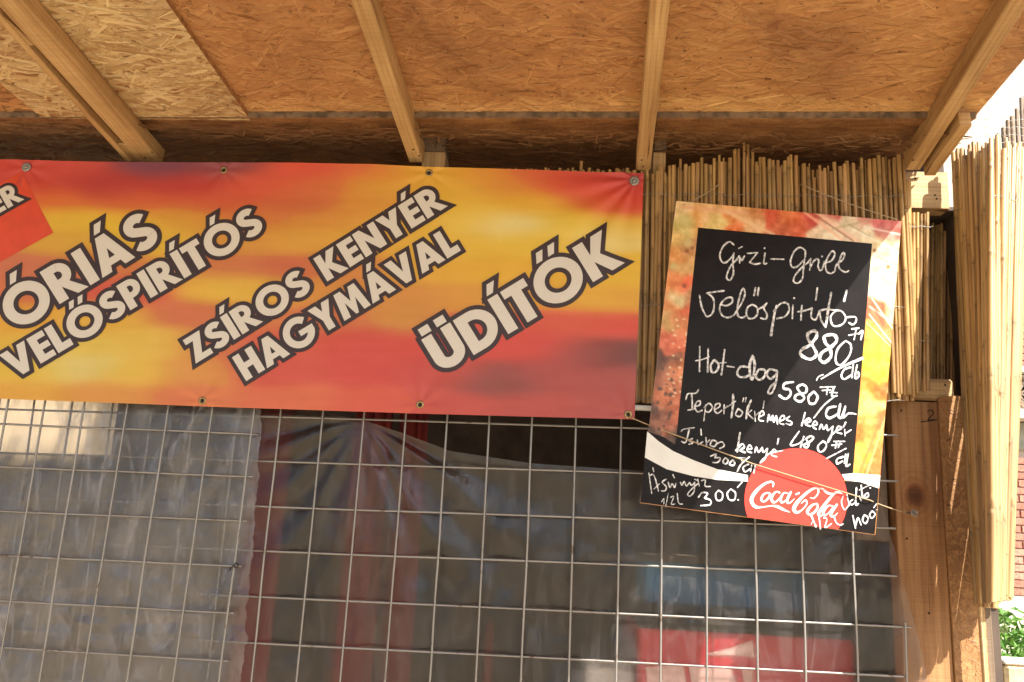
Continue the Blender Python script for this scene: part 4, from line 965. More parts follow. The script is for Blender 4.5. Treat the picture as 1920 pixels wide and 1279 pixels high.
def offset_poly(pts, b):
    p = [np.array(q, float) for q in pts]; n = len(p)
    ar = sum(p[i][0]*p[(i+1) % n][1]-p[(i+1) % n][0]*p[i][1] for i in range(n)); sg = 1 if ar > 0 else -1
    out = []
    for i in range(n):
        a = p[i]-p[i-1]; c = p[(i+1) % n]-p[i]; a = a/np.hypot(*a); c = c/np.hypot(*c)
        na = np.array((a[1], -a[0]))*sg; nc = np.array((c[1], -c[0]))*sg; mm = na+nc
        mm = mm/max(1e-6, np.hypot(*mm)); k = 1/max(.38, mm.dot(na)); out.append(p[i]+mm*b*k)
    return out
def word_shapes(text, b):
    """returns list of polys (each list of 2d) for fill offset b, and total width"""
    x = 0; polys = []; k = 0
    for ch in text:
        base_c = ACC.get(ch, ch); g = glyph(base_c)
        def add(pl): polys.append([(q[0]+x, q[1]) for q in pl])
        for pts, t in g.st:
            Lf, Rt = stroke_outline(pts, t+2*b, b)
            for i in range(len(Lf)-1): add([Lf[i], Lf[i+1], Rt[i+1], Rt[i]])
        for pg in g.pg: add(offset_poly(pg, b) if b else pg)
        for (cx, cy, ro, ri) in g.ring:
            ro += b; ri = max(.02, ri-b)
            for i in range(36):
                a0, a1 = 2*math.pi*i/36, 2*math.pi*(i+1)/36
                add([(cx+ro*math.cos(a0), cy+ro*math.sin(a0)), (cx+ro*math.cos(a1), cy+ro*math.sin(a1)), (cx+ri*math.cos(a1), cy+ri*math.sin(a1)), (cx+ri*math.cos(a0), cy+ri*math.sin(a0))])
        cx = g.w/2; ya = 1.08 if base_c != 'O' else 1.12
        marks = []
        if ch in 'ÓÍÁÉ': marks = [[(cx-.10, ya), (cx+.06, ya), (cx+.22, ya+.25), (cx+.03, ya+.25)]]
        if ch == 'Ő': marks = [[(cx-.22, ya), (cx-.07, ya), (cx+.06, ya+.24), (cx-.11, ya+.24)], [(cx+.08, ya), (cx+.23, ya), (cx+.36, ya+.24), (cx+.19, ya+.24)]]
        if ch == 'Ü': marks = [[(cx-.32, ya-.02), (cx-.07, ya-.02), (cx-.07, ya+.18), (cx-.32, ya+.18)], [(cx+.07, ya-.02), (cx+.32, ya-.02), (cx+.32, ya+.18), (cx+.07, ya+.18)]]
        for mk in marks: add(offset_poly(mk, b) if b else mk)
        gap = .07
        x += g.w + gap
    return polys, x-gap
def decal(name, polys, conv, m, parent, base, step=14, off=lambda k: 0.0):
    bm = bmesh.new()
    for k, pl in enumerate(polys):
        vs = [bm.verts.new((q[0], q[1], off(k))) for q in pl]
        try: bm.faces.new(vs)
        except Exception: pass
    bm.normal_update()
    for f_ in bm.faces:
        if f_.normal.z < 0: f_.normal_flip()
    bmesh.ops.triangulate(bm, faces=[f_ for f_ in bm.faces if len(f_.verts) > 4])
    xs = [v_.co.x for v_ in bm.verts]; ys = [v_.co.y for v_ in bm.verts]
    if step:
        for ax, lo, hi in ((0, min(xs), max(xs)), (1, min(ys), max(ys))):
            c = lo+step
            while c < hi:
                pc_ = (c, 0, 0) if ax == 0 else (0, c, 0); pn = (1, 0, 0) if ax == 0 else (0, 1, 0)
                bmesh.ops.bisect_plane(bm, geom=bm.verts[:]+bm.edges[:]+bm.faces[:], plane_co=pc_, plane_no=pn); c += step
    for v_ in bm.verts: v_.co = conv(v_.co.x, v_.co.y, v_.co.z)
    me = bpy.data.meshes.new(name); bm.to_mesh(me); bm.free()
    return obj(name, shift(me, base), m, parent)
WORDS = [("ÓRIÁS", (106.4, 575.4), (.848, -.530), -88, 232, 70, 7.6), ("VELŐSPIRÍTÓS", (77, 684), (.857, -.515), -56, 491, 53.5, 7.0),
         ("ZSÍROS", (367.3, 682), (.849, -.528), 0, 259, 50, 7.0), ("KENYÉR", (367.3, 682), (.849, -.528), 291, 556, 50, 7.0),
         ("HAGYMÁVAL", (461.8, 714.8), (.855, -.519), 0, 471, 52, 7.0), ("ÜDÍTŐK", (892, 664.4), (.853, -.522), -73, 326, 75.5, 8.0),
         ("ÉR", (21.6, 390.7), (.866, -.5), -31, 30, 39, 5.5)]
# orange-red sticker under the last word
stk = [(-150, 432), (42, 324), (101, 437), (-110, 556)]
decal('sticker', [stk], lambda x, y, z: bpt(x, y, .0006), plain('orange_red_vinyl', alb(214, 72, 38), .4, 0, 30, .05, 0), banner, bbase)
for wi, (txt, ref, d, u0, u1, cap, b) in enumerate(WORDS):
    n_ = (d[1], -d[0])                                 # up direction in the picture
    for layer, (bb, mm, o0, nm) in enumerate(((b/cap, M['dark_vinyl'], .0011, 'letter_outline'), (0, M['white_vinyl'], .0019, 'lettering'))):
        polys, W_ = word_shapes(txt, bb); s = (u1-u0)/W_
        # polygon in picture pixels, up = (d.y, -d.x) rotated
        pp = [[(ref[0]+d[0]*(u0+q[0]*s)+d[1]*q[1]*cap, ref[1]+d[1]*(u0+q[0]*s)-d[0]*q[1]*cap) for q in pl] for pl in polys]
        decal(nm, pp, lambda x, y, z, o0=o0: bpt(x, y, o0+z), mm, banner, bbase, off=lambda k: (k % 40)*.000012 + (.00018 if False else 0))
# eyelets and fixing washers
def ring_me(name, ro, ri, h, n=20):
    v = []; f = []
    prof = [(ro, 0), (ro*.97, -h*.7), ((ro+ri)/2, -h), (ri, -h*.5), (ri, .001)]
    for i in range(n):
        a = 6.2832*i/n
        for r_, y in prof: v.append((math.cos(a)*r_, y, math.sin(a)*r_))
    k = len(prof)
    for i in range(n):
        for j in range(k-1):
            a_ = i*k+j; b_ = ((i+1) % n)*k+j; f.append((a_, b_, b_+1, a_+1))
    return me_from(name, v, f, smooth=True)
eye = ring_me('eyelet', .0088, .0042, .0016); eye.materials.append(M['brass'])
hole = me_from('eyelet_hole', [(math.cos(a)*.0043, -.0007, math.sin(a)*.0043) for a in np.linspace(0, 6.2832, 17)[:-1]], [tuple(range(16))]); hole.materials.append(M['dark'])
for (x, y, kind) in ((52, 315, 1), (419, 318, 0), (805, 325, 0), (1189, 340, 1), (379, 751, 0), (788, 759, 0), (1178, 777, 0)):
    p = bpt(x, y, .0004)-bbase
    e = obj('eyelet', eye, None, banner); e.location = p
    hh = obj('eyelet_hole', hole, None, e)
    if kind:
        wz_ = ring_me('washer', .0115, .003, .002); o = obj('washer', wz_, M['galv'], banner); o.location = p+Vector((0, -.0016, 0))
        o = obj('screw_head', tube_me('screw_head', [(0, 0, 0), (0, -.003, 0), (0, -.0042, 0)], [.0048, .0046, .003], 12), M['galv'], banner); o.location = p+Vector((0, -.0014, 0))

# ------------------------------------------------------------------ menu board
def board_Y(py): return float(np.interp(py, [377, 1003], [-.072, -.088]))
def bdp(px, py, off=0.0):
    p = P(px, py, board_Y(py)); return Vector((p.x, p.y-off, p.z))
mb = bdp(1440, 1000); menu = thing('menu_board', 'tilted black menu board with white handwriting and food photo border hung on string', 'menu board', mb)
TL, TR, BR, BL = (1268, 377), (1690, 415), (1641, 1003), (1200, 943)
def bil(u, v_):
    a = np.array(TL)*(1-u)+np.array(TR)*u; b = np.array(BL)*(1-u)+np.array(BR)*u; return a*(1-v_)+b*v_
co = [bdp(*q) for q in (TL, TR, BR, BL)]; nb = (co[1]-co[0]).cross(co[3]-co[0]).normalized()
nb = nb if nb.y < 0 else -nb
v = co + [p-nb*.004 for p in co]
me = me_from('board_panel', v, [(0, 1, 2, 3), (7, 6, 5, 4), (0, 4, 5, 1), (1, 5, 6, 2), (2, 6, 7, 3), (3, 7, 4, 0)])
obj('board_panel', shift(me, mb), M['white_card'], menu)
FP = [(1275, 385, (230, 185, 140)), (1285, 415, (200, 175, 110)), (1270, 450, (215, 165, 100)), (1300, 410, (225, 150, 90)), (1330, 400, (225, 165, 115)), (1340, 420, (228, 190, 120)), (1370, 412, (228, 140, 90)), (1400, 400, (222, 160, 110)), (1378, 425, (220, 90, 50)), (1420, 400, (190, 110, 70)), (1405, 425, (225, 165, 120)), (1445, 405, (205, 60, 45)), (1460, 420, (190, 75, 50)), (1480, 400, (215, 95, 55)), (1500, 425, (205, 75, 50)), (1520, 410, (190, 45, 50)), (1535, 430, (230, 190, 160)), (1550, 415, (235, 190, 165)), (1560, 400, (190, 60, 60)), (1570, 440, (230, 200, 170)), (1600, 420, (225, 195, 165)), (1620, 408, (200, 90, 85)), (1650, 415, (195, 60, 65)), (1680, 425, (190, 60, 60)), (1620, 440, (225, 195, 160)), (1660, 440, (190, 90, 85)), (1650, 470, (225, 190, 140)), (1680, 480, (225, 190, 150)),
      (1265, 480, (225, 140, 80)), (1290, 500, (210, 150, 95)), (1255, 520, (220, 120, 70)), (1290, 470, (190, 120, 80)), (1280, 535, (225, 80, 45)), (1250, 540, (222, 110, 55)), (1265, 555, (215, 190, 140)), (1290, 560, (190, 120, 80)), (1250, 575, (215, 120, 65)), (1285, 590, (220, 85, 45)), (1250, 600, (190, 140, 80)), (1275, 610, (205, 110, 60)), (1240, 620, (205, 90, 60)), (1275, 640, (215, 90, 60)), (1250, 650, (205, 85, 60)), (1238, 675, (70, 30, 25)), (1260, 680, (90, 40, 30)), (1275, 690, (215, 110, 70)), (1240, 705, (130, 60, 45)), (1255, 720, (190, 95, 65)), (1240, 750, (195, 95, 65)), (1262, 760, (185, 85, 60)), (1235, 780, (110, 50, 40)), (1250, 800, (150, 65, 50)), (1262, 820, (60, 30, 28)), (1230, 815, (70, 35, 32)), (1225, 760, (60, 30, 30)),
      (1650, 510, (230, 195, 150)), (1680, 520, (235, 200, 160)), (1645, 550, (235, 200, 170)), (1675, 560, (240, 220, 190)), (1632, 580, (205, 70, 50)), (1645, 600, (215, 80, 50)), (1670, 590, (235, 190, 140)), (1660, 625, (215, 110, 60)), (1630, 620, (225, 130, 50)), (1640, 650, (235, 170, 45)), (1665, 660, (232, 165, 50)), (1640, 690, (235, 165, 40)), (1665, 700, (225, 140, 50)), (1625, 720, (225, 110, 35)), (1645, 735, (215, 90, 35)), (1665, 730, (190, 85, 45)), (1615, 760, (220, 150, 80)), (1645, 760, (225, 170, 100)), (1625, 790, (222, 140, 75)), (1655, 800, (170, 85, 45)), (1610, 810, (200, 90, 35)), (1640, 815, (215, 140, 70)), (1615, 845, (225, 160, 60)), (1645, 850, (200, 110, 55)), (1610, 875, (225, 140, 60)), (1640, 880, (205, 90, 45)), (1450, 640, (120, 60, 40)), (1450, 900, (50, 30, 28))]
nx, ny = 200, 280
U, V = np.meshgrid(np.linspace(0, 1, nx), np.linspace(0, 1, ny))
XX = (TL[0]*(1-U)+TR[0]*U)*(1-V)+(BL[0]*(1-U)+BR[0]*U)*V; YY = (TL[1]*(1-U)+TR[1]*U)*(1-V)+(BL[1]*(1-U)+BR[1]*U)*V
wx = XX + vnoise(XX/22, YY/22, 51)*22; wy = YY + vnoise(XX/22+9, YY/22, 52)*22
pc = interp_print(FP, wx, wy, 9, 9)
pc += vnoise(XX/9, YY/9, 55)[..., None]*46 + vnoise(XX/3.5, YY/3.5, 57)[..., None]*22
def streak(a, b, wd, c, al):
    global pc
    a = np.array(a, float); b = np.array(b, float); d = b-a; L = np.hypot(*d); d = d/L
    t_ = np.clip((XX-a[0])*d[0]+(YY-a[1])*d[1], 0, L); dist = np.hypot(XX-(a[0]+d[0]*t_), YY-(a[1]+d[1]*t_))
    k = np.clip(1.3-dist/wd, 0, 1)[..., None]*al; pc = pc*(1-k)+np.array(c)*k
def spot(x, y, rx, ry, c, al=1):
    global pc
    k = np.clip(1.6-np.hypot((XX-x)/rx, (YY-y)/ry)*1.2, 0, 1)[..., None]*al; pc = pc*(1-k)+np.array(c)*k
for (a, b, wd, c, al) in (((1280, 388), (1400, 400), 4, (225, 150, 120), .7), ((1360, 396), (1450, 440), 4, (235, 180, 140), .8), ((1505, 396), (1580, 450), 3, (245, 170, 140), .8), ((1520, 398), (1600, 452), 2.2, (150, 70, 60), .7), ((1530, 398), (1610, 452), 3, (240, 175, 150), .8),
        ((1560, 430), (1640, 410), 1.6, (150, 130, 90), .6), ((1590, 420), (1640, 450), 1.5, (140, 120, 80), .6), ((1600, 430), (1680, 470), 1.8, (245, 225, 205), .8), ((1620, 425), (1688, 440), 1.8, (245, 215, 205), .8), ((1640, 480), (1690, 500), 1.5, (150, 90, 70), .5),
        ((1640, 520), (1690, 470), 2, (250, 230, 200), .7), ((1635, 560), (1690, 640), 1.4, (250, 235, 220), .9), ((1630, 590), (1685, 660), 1.4, (250, 235, 220), .9), ((1630, 575), (1680, 610), 1.6, (250, 235, 220), .8), ((1625, 605), (1670, 650), 1.2, (245, 220, 190), .8), ((1636, 570), (1656, 610), 3, (200, 50, 40), .6),
        ((1658, 770), (1610, 890), 3.5, (150, 80, 45), .6), ((1670, 755), (1625, 888), 1.6, (245, 190, 130), .8)): streak(a, b, wd, c, al)
rs = random.Random(5)
for k in range(26):
    y_ = rs.uniform(598, 745); x_ = rs.uniform(1262, 1292)-(y_-600)*.11; spot(x_, y_, rs.uniform(2.2, 3.4), rs.uniform(1.4, 2.2), (240, 205, 165), .9)
for k in range(36):
    y_ = rs.uniform(690, 830); x_ = rs.uniform(1212, 1268); spot(x_, y_, rs.uniform(1.5, 4), rs.uniform(1.5, 4.5), (50, 22, 22), .85)
for (x_, y_) in ((1288, 470), (1298, 465), (1283, 536), (1640, 470), (1665, 500), (1690, 470)): spot(x_, y_, 4, 4, (110, 45, 30), .8)
for (x_, y_, r_) in ((1283, 412, 15), (1290, 455, 12), (1262, 500, 11)): spot(x_, y_, r_, r_, (190, 165, 105), .55); spot(x_, y_, r_*.55, r_*.55, (205, 185, 130), .6)
pc = pc*.86+np.array([222, 160, 105])*.14
cols = alb_arr(np.clip(pc+np.array([2, 8, -8]), 5, 245)).reshape(-1, 3)
v = [bdp(a, b, .0004) for a, b in zip(XX.ravel(), YY.ravel())]
f = [(j*nx+i, (j+1)*nx+i, (j+1)*nx+i+1, j*nx+i+1) for j in range(ny-1) for i in range(nx-1)]
obj('food_photo_print', shift(me_from('food_photo_print', v, f, cols=cols), mb), M['card'], menu)
def bd(name, polys, off, m, step=0): return decal(name, polys, lambda x, y, z: bdp(x, y, off+z), m, menu, mb, step=step)
bd('black_panel', [[(1309, 427), (1635, 457), (1598, 900), (1400, 905), (1300, 872), (1262, 850), (1268, 820)], [(1209, 857), (1250, 880), (1300, 893), (1345, 900), (1400, 903), (1585, 902), (1613, 904), (1647.5, 916), (1640, 1002), (1200.5, 942)], [(1213, 809), (1245, 820), (1290, 850), (1320, 872), (1262, 847)]], .0008, M['chalkboard'])
# split of the strip polygons keeps each simple and flat
bd('white_band', [[(1213.5, 809), (1235, 828), (1262, 846), (1300, 863), (1345, 880), (1402, 891), (1402, 903), (1345, 900), (1300, 893), (1250, 880), (1209, 858)]], .0012, M['white_card'])
bd('white_band', [[(1578, 889.6), (1600, 887.4), (1650.3, 891), (1647.8, 916), (1613, 904), (1584, 900.5)]], .0012, M['white_card'])
disc = []
for i in range(72):
    a = 2*math.pi*i/72; x_ = 1492+96.5*math.cos(a); y_ = 937+96.5*math.sin(a); lim = 943+(x_-1200)*60/441-.8; disc.append((x_, min(y_, lim)))
bd('red_disc', [disc], .0016, M['red_card'])
def cr(pts, k=7):
    p = [np.array(q, float) for q in pts]; n = len(p)
    if n < 3: return p
    out = []
    for i in range(n-1):
        a = p[max(i-1, 0)]; b = p[i]; c = p[i+1]; d = p[min(i+2, n-1)]
        for j in range(k):
            t_ = j/k; out.append(.5*((2*b)+(-a+c)*t_+(2*a-5*b+4*c-d)*t_*t_+(-a+3*b-3*c+d)*t_**3))
    out.append(p[-1]); return out
def ribbon(pts, wd, rs_=random.Random(3)):
    """stroke -> quads in pixel space with a little varied width and rounded ends"""
    if len(pts) == 1:
        x_, y_ = pts[0]; return [[(x_+wd*.6*math.cos(6.283*i/8), y_+wd*.6*math.sin(6.283*i/8)) for i in range(8)]]
    p = cr(pts); n = len(p); Q = []; W0 = wd if isinstance(wd, (list, tuple)) else None
    Lf, Rt = [], []
    ph = rs_.uniform(0, 6)
    for i in range(n):
        a = p[min(i+1, n-1)]-p[max(i-1, 0)]; l = np.hypot(*a); a = a/l if l > 1e-6 else np.array((1., 0.)); nn = np.array((-a[1], a[0]))
        if W0: ww = float(np.interp(i/(n-1)*(len(W0)-1), range(len(W0)), W0))
        else: ww = wd*(1+.13*math.sin(i*.55+ph)+rs_.uniform(-.06, .06))*(.8 if i in (0, n-1) else 1)
        Lf.append(p[i]+nn*ww/2); Rt.append(p[i]-nn*ww/2)
    for i in range(n-1): Q.append([Lf[i], Lf[i+1], Rt[i+1], Rt[i]])
    for e in (0, n-1):
        ww = np.hypot(*(Lf[e]-Rt[e]))*.5; Q.append([(p[e][0]+ww*math.cos(6.283*i/8), p[e][1]+ww*math.sin(6.283*i/8)) for i in range(8)])
    return Q
def hand(name, strokes, ox, oy, sc, wd, off=.0020, m='chalk'):
    polys = []
    for s in strokes:
        w_ = wd
        if isinstance(s, tuple): s, w_ = s
        kf = .86 if m == 'chalk' else 1
        w2 = [q/sc*kf for q in w_] if isinstance(w_, list) else w_/sc*kf
        polys += ribbon([(ox+x/sc, oy+y/sc) for x, y in s], w2)
    return decal(name, polys, lambda x, y, z: bdp(x, y, off+z), M[m], menu, mb, step=0, off=lambda k: (k % 60)*.000006)
A_ = (1290, 430, 5.189); B_ = (1280, 590, 5.053); C_ = (1260, 720, 5.053); D_ = (1195, 800, 7.104); E_ = (1380, 840, 6.857)
hand('handwritten_line', [[(445, 155), (400, 125), (340, 170), (308, 250), (325, 315), (370, 325), (430, 265), (445, 235)], [(440, 240), (435, 340), (440, 430), (410, 495), (375, 480), (385, 420), (420, 350), (470, 300), (495, 262)], [(497, 262), (500, 330)], [(490, 190), (525, 172)], [(505, 275), (522, 305), (548, 262)],
    [(575, 238), (675, 230)], [(675, 230), (596, 325)], [(596, 325), (650, 342), (705, 332)], [(748, 235), (735, 330), (765, 335)], [(742, 187)], [(805, 292), (930, 295)],
    [(1138, 275), (1135, 210), (1085, 180), (1030, 220), (995, 310), (1010, 370), (1060, 365), (1115, 310)], [(1132, 285), (1118, 400), (1110, 480), (1070, 525), (1025, 510), (1040, 450), (1110, 370), (1160, 330), (1190, 290)],
    [(1192, 285), (1180, 400)], [(1185, 380), (1215, 320), (1250, 290), (1270, 310), (1262, 360), (1280, 402), (1305, 385), (1322, 315)], [(1302, 268)],
    [(1325, 330), (1390, 310), (1425, 250), (1405, 215), (1365, 260), (1335, 340), (1345, 410), (1385, 432), (1420, 415)], [(1425, 412), (1440, 350), (1500, 300), (1520, 250), (1505, 230), (1475, 290), (1460, 350), (1480, 395), (1530, 420), (1560, 405)]], *A_, 19)
hand('handwritten_line', [[(110, 645), (130, 750), (165, 830), (195, 850), (235, 820), (252, 750), (240, 670), (185, 625)], [(180, 625), (270, 610), (350, 600)], [(320, 735), (370, 745), (425, 715), (425, 670), (380, 670), (330, 710), (305, 770), (330, 840), (385, 860), (440, 840), (470, 800)],
    [(470, 800), (520, 720), (550, 640), (540, 580), (515, 610), (490, 700), (475, 790), (490, 850), (530, 862), (565, 840)], [(625, 735), (580, 760), (565, 820), (590, 868), (640, 865), (675, 820), (665, 760), (625, 735)], ([(655, 572), (640, 645)], 24), ([(685, 572), (675, 645)], 24),
    [(672, 785), (720, 760), (765, 720)], [(765, 720), (735, 770), (765, 830), (755, 875), (705, 865)], ([(858, 745), (832, 860), (806, 1030)], [20, 26, 32]), [(830, 800), (900, 725), (965, 725), (980, 790), (940, 850), (860, 872)], [(1018, 740), (1012, 870)], [(1030, 672)],
    ([(1105, 745), (1095, 885)], 26), [(1065, 805), (1150, 790), (1205, 765)], [(1205, 765), (1195, 855), (1240, 880), (1275, 800)], ([(1255, 572), (1240, 690)], 24), ([(1390, 620), (1365, 760), (1335, 955)], 26), [(1270, 800), (1340, 780), (1420, 790)], [(1280, 800), (1290, 880), (1335, 955)],
    [(1440, 790), (1385, 850), (1400, 930), (1450, 945), (1510, 915), (1530, 860), (1490, 800), (1420, 790)], ([(1540, 600), (1515, 700)], 28), [(1530, 860), (1620, 855), (1632, 895), (1600, 930), (1560, 910)]], *A_, 20)
hand('handwritten_price', [([(1230, 155), (1180, 190), (1195, 250), (1230, 300), (1265, 380), (1200, 425), (1115, 380), (1130, 330), (1200, 290), (1260, 220), (1265, 165), (1230, 155)], 32), ([(1400, 190), (1340, 210), (1350, 270), (1390, 320), (1400, 400), (1340, 455), (1295, 420), (1320, 360), (1400, 310), (1455, 250), (1440, 200), (1400, 190)], 34),
    [(1540, 250), (1470, 320), (1445, 410), (1460, 470), (1510, 470), (1580, 380), (1590, 290), (1540, 250)], [(1600, 138), (1665, 130)], [(1570, 198), (1665, 180)], [(1640, 140), (1620, 240)], [(1665, 185), (1700, 155), (1684, 240)], ([(1700, 415), (1500, 500), (1310, 610)], [34, 26, 14]), ([(1330, 570), (1285, 590), (1265, 625)], 14),
    [(1590, 500), (1530, 520), (1500, 580), (1530, 612), (1600, 570)], [(1612, 470), (1600, 600)], [(1648, 480), (1630, 600), (1665, 585), (1660, 545)]], *B_, 22)
hand('handwritten_line', [[(160, 305), (158, 540)], [(240, 325), (235, 545)], ([(120, 440), (190, 425), (250, 400)], 14), [(300, 430), (265, 480), (275, 545), (315, 540), (340, 480), (300, 430)], [(395, 335), (365, 570)], ([(340, 462), (410, 455)], 14), ([(420, 490), (485, 500)], 18),
    [(620, 500), (550, 495), (515, 545), (535, 590), (600, 590), (640, 560)], ([(660, 390), (632, 480), (640, 590), (662, 605), (680, 480), (662, 392)], 28), [(720, 520), (690, 580), (720, 620), (770, 590), (775, 530), (720, 520)], [(890, 535), (820, 520), (795, 570), (830, 610), (880, 570), (895, 545)], ([(892, 545), (882, 640), (845, 740), (808, 742), (828, 690), (882, 640)], 22)], *B_, 24)
hand('handwritten_price', [([(1045, 640), (965, 655), (955, 700), (1010, 715), (1018, 760), (970, 800), (910, 765)], 25), ([(1130, 660), (1085, 690), (1110, 740), (1150, 790), (1110, 825), (1060, 800), (1080, 760), (1160, 740), (1170, 690), (1130, 660)], 25), ([(1240, 730), (1190, 780), (1200, 840), (1250, 840), (1275, 780), (1240, 730)], 25),
    [(1300, 690), (1440, 685)], [(1320, 720), (1400, 715)], [(1370, 690), (1360, 760)], [(1430, 690), (1410, 770), (1460, 770)], ([(1390, 738), (1460, 742)], 14)], *B_, 20)
hand('handwritten_price', [[(1552, 110), (1440, 200), (1340, 325)], ([(1550, 215), (1480, 230), (1455, 290), (1490, 325), (1560, 290)], 26), ([(1592, 190), (1572, 305), (1605, 315), (1640, 210)], 26), ([(1640, 210), (1622, 320), (1670, 280), (1740, 288)], 18)], *C_, 17)
hand('handwritten_line', [
    ([(250, 55), (220, 90), (150, 95), (130, 150)], 16), ([(185, 95), (192, 240)], 24), ([(150, 250), (205, 240)], 18), [(215, 215), (260, 200), (265, 165), (235, 170), (215, 220), (240, 265), (285, 250)], [(318, 200), (300, 350)], [(305, 225), (345, 185), (380, 220), (350, 265), (310, 260)], [(410, 240), (450, 215), (445, 185), (410, 200), (400, 250), (430, 278), (470, 250)],
    [(492, 200), (490, 282)], [(490, 240), (525, 208)], ([(577, 100), (575, 200), (560, 322)], 24), ([(525, 218), (600, 165)], 16), [(625, 235), (600, 290), (640, 310), (665, 270), (625, 235)], ([(677, 135), (668, 170)], 16), ([(700, 130), (692, 172)], 16), ([(748, 155), (716, 230), (700, 330)], 24), [(710, 285), (752, 250)], [(715, 282), (765, 332)],
    [(780, 260), (787, 355)], [(785, 305), (820, 272)], [(820, 315), (865, 292), (855, 255), (830, 280), (822, 340), (865, 352)], [(870, 165), (860, 232)], ([(902, 362), (915, 290), (932, 345), (952, 298), (962, 362), (985, 302), (997, 382)], 17), [(1020, 352), (1062, 332), (1052, 300), (1025, 320), (1018, 372), (1055, 384)], [(1112, 308), (1082, 338), (1132, 362), (1120, 388), (1078, 376)]], *C_, 17)
hand('handwritten_line', [([(1258, 275), (1226, 395)], 26), ([(1226, 375), (1290, 330), (1312, 350), (1262, 380), (1305, 402)], 22), [(1330, 398), (1372, 382), (1352, 355), (1325, 400), (1362, 428)], [(1392, 432), (1412, 385), (1432, 430), (1462, 388)], [(1462, 390), (1475, 440), (1522, 402)], [(1522, 402), (1500, 510), (1472, 555), (1495, 500), (1560, 440)],
    [(1560, 445), (1602, 420), (1572, 402), (1556, 455), (1605, 472)], ([(1642, 365), (1620, 410)], 22), [(1632, 430), (1636, 492)], [(1640, 470), (1692, 437)]], *C_, 18)
hand('handwritten_price', [([(1202, 450), (1120, 575), (1190, 570), (1245, 528)], 18), ([(1245, 500), (1215, 602)], 22), ([(1310, 495), (1270, 520), (1292, 570), (1272, 605), (1245, 580), (1300, 550), (1340, 510), (1310, 495)], 22), ([(1430, 540), (1380, 590), (1390, 640), (1430, 635), (1460, 580), (1430, 540)], 20),
    [(1530, 545), (1632, 545)], [(1510, 582), (1602, 570)], [(1556, 545), (1545, 608)], [(1592, 550), (1572, 602)], [(1645, 612), (1460, 708)], [(1622, 690), (1562, 712), (1562, 755), (1612, 732)], [(1642, 668), (1630, 752)], [(1666, 660), (1646, 775), (1682, 762)]], *C_, 20)
hand('handwritten_line', [([(85, 452), (110, 430), (210, 415)], 12), [(162, 425), (130, 550), (88, 545)], [(192, 518), (160, 535), (195, 560), (160, 572)], [(238, 530), (246, 572), (292, 548)], ([(272, 430), (276, 485)], 18), ([(320, 510), (326, 595)], 20), [(325, 562), (355, 530)], [(382, 530), (360, 580), (402, 592), (422, 552), (382, 530)], [(415, 570), (470, 550), (492, 588), (450, 612)]], *C_, 16)
hand('handwritten_line', [
    ([(642, 465), (615, 642)], 26), ([(602, 632), (662, 570), (682, 600), (642, 630), (692, 650)], 20), [(710, 622), (752, 612), (732, 580), (708, 632), (752, 652)], [(782, 652), (797, 600), (817, 650), (852, 602)], [(852, 602), (862, 650), (902, 612)], [(902, 612), (882, 700), (830, 752), (872, 702), (942, 642)],
    [(940, 652), (982, 642), (962, 620), (938, 670), (988, 690)], ([(1006, 520), (995, 572)], 18), [(990, 642), (1048, 632)]], *C_, 17)
hand('handwritten_price', [[(365, 685), (415, 665), (402, 700)], [(402, 700), (455, 702), (432, 742), (385, 745)], [(502, 700), (480, 740), (512, 757), (528, 722), (502, 700)], [(572, 720), (542, 760), (580, 772), (592, 742), (572, 720)], ([(620, 698), (692, 702)], 10), ([(655, 700), (658, 728)], 14), [(732, 690), (652, 762), (615, 832)], [(722, 762), (672, 790), (690, 832), (742, 802)], [(752, 770), (742, 832)], [(788, 770), (772, 842)]], *C_, 17)
hand('handwritten_line', [[(152, 620), (190, 890)], [(205, 550), (217, 600)], [(160, 655), (210, 640), (245, 720), (280, 862)], [(220, 832), (292, 762)], [(382, 700), (330, 742), (382, 800), (370, 852), (320, 857)], [(410, 742), (432, 812), (462, 762), (492, 812), (512, 752)], [(470, 640), (492, 682)], [(572, 742), (592, 782), (622, 732), (652, 790), (692, 742)],
    [(692, 742), (722, 782), (762, 742)], [(762, 742), (752, 862), (702, 925), (668, 900), (722, 832), (802, 762)], [(802, 702), (822, 792)], [(762, 700), (800, 720)], [(850, 722), (902, 712), (900, 790), (972, 797)]], *D_, 20)
hand('handwritten_price', [([(320, 1005), (352, 960), (350, 1032)], 13), ([(410, 890), (375, 1072)], 15), ([(440, 942), (482, 932), (450, 1032), (497, 1030)], 14), ([(530, 890), (540, 990), (562, 1030), (602, 1032)], 18), [(810, 942), (862, 880), (932, 892), (892, 950)], [(892, 950), (972, 982), (962, 1040), (842, 1052)], [(1082, 850), (1040, 900), (1060, 980), (1120, 972), (1132, 892), (1082, 850)],
    [(1242, 830), (1195, 890), (1220, 970), (1290, 972), (1302, 882), (1242, 830)], [(1340, 975)], ([(1392, 740), (1330, 812)], 26)], *D_, 24)
hand('handwritten_price', [[(1372, 620), (1350, 690), (1370, 770), (1402, 790), (1450, 722)], ([(1420, 602), (1446, 742)], 26), [(1502, 660), (1460, 692), (1480, 732), (1532, 692)], ([(1542, 510), (1532, 720), (1565, 716)], 26), [(1582, 620), (1602, 682)], ([(1602, 480), (1612, 580), (1622, 650)], 24), [(1580, 542), (1702, 482)], [(1662, 590), (1640, 640), (1692, 622), (1690, 580), (1662, 590)], [(1720, 515)]], *E_, 20, off=.0028)
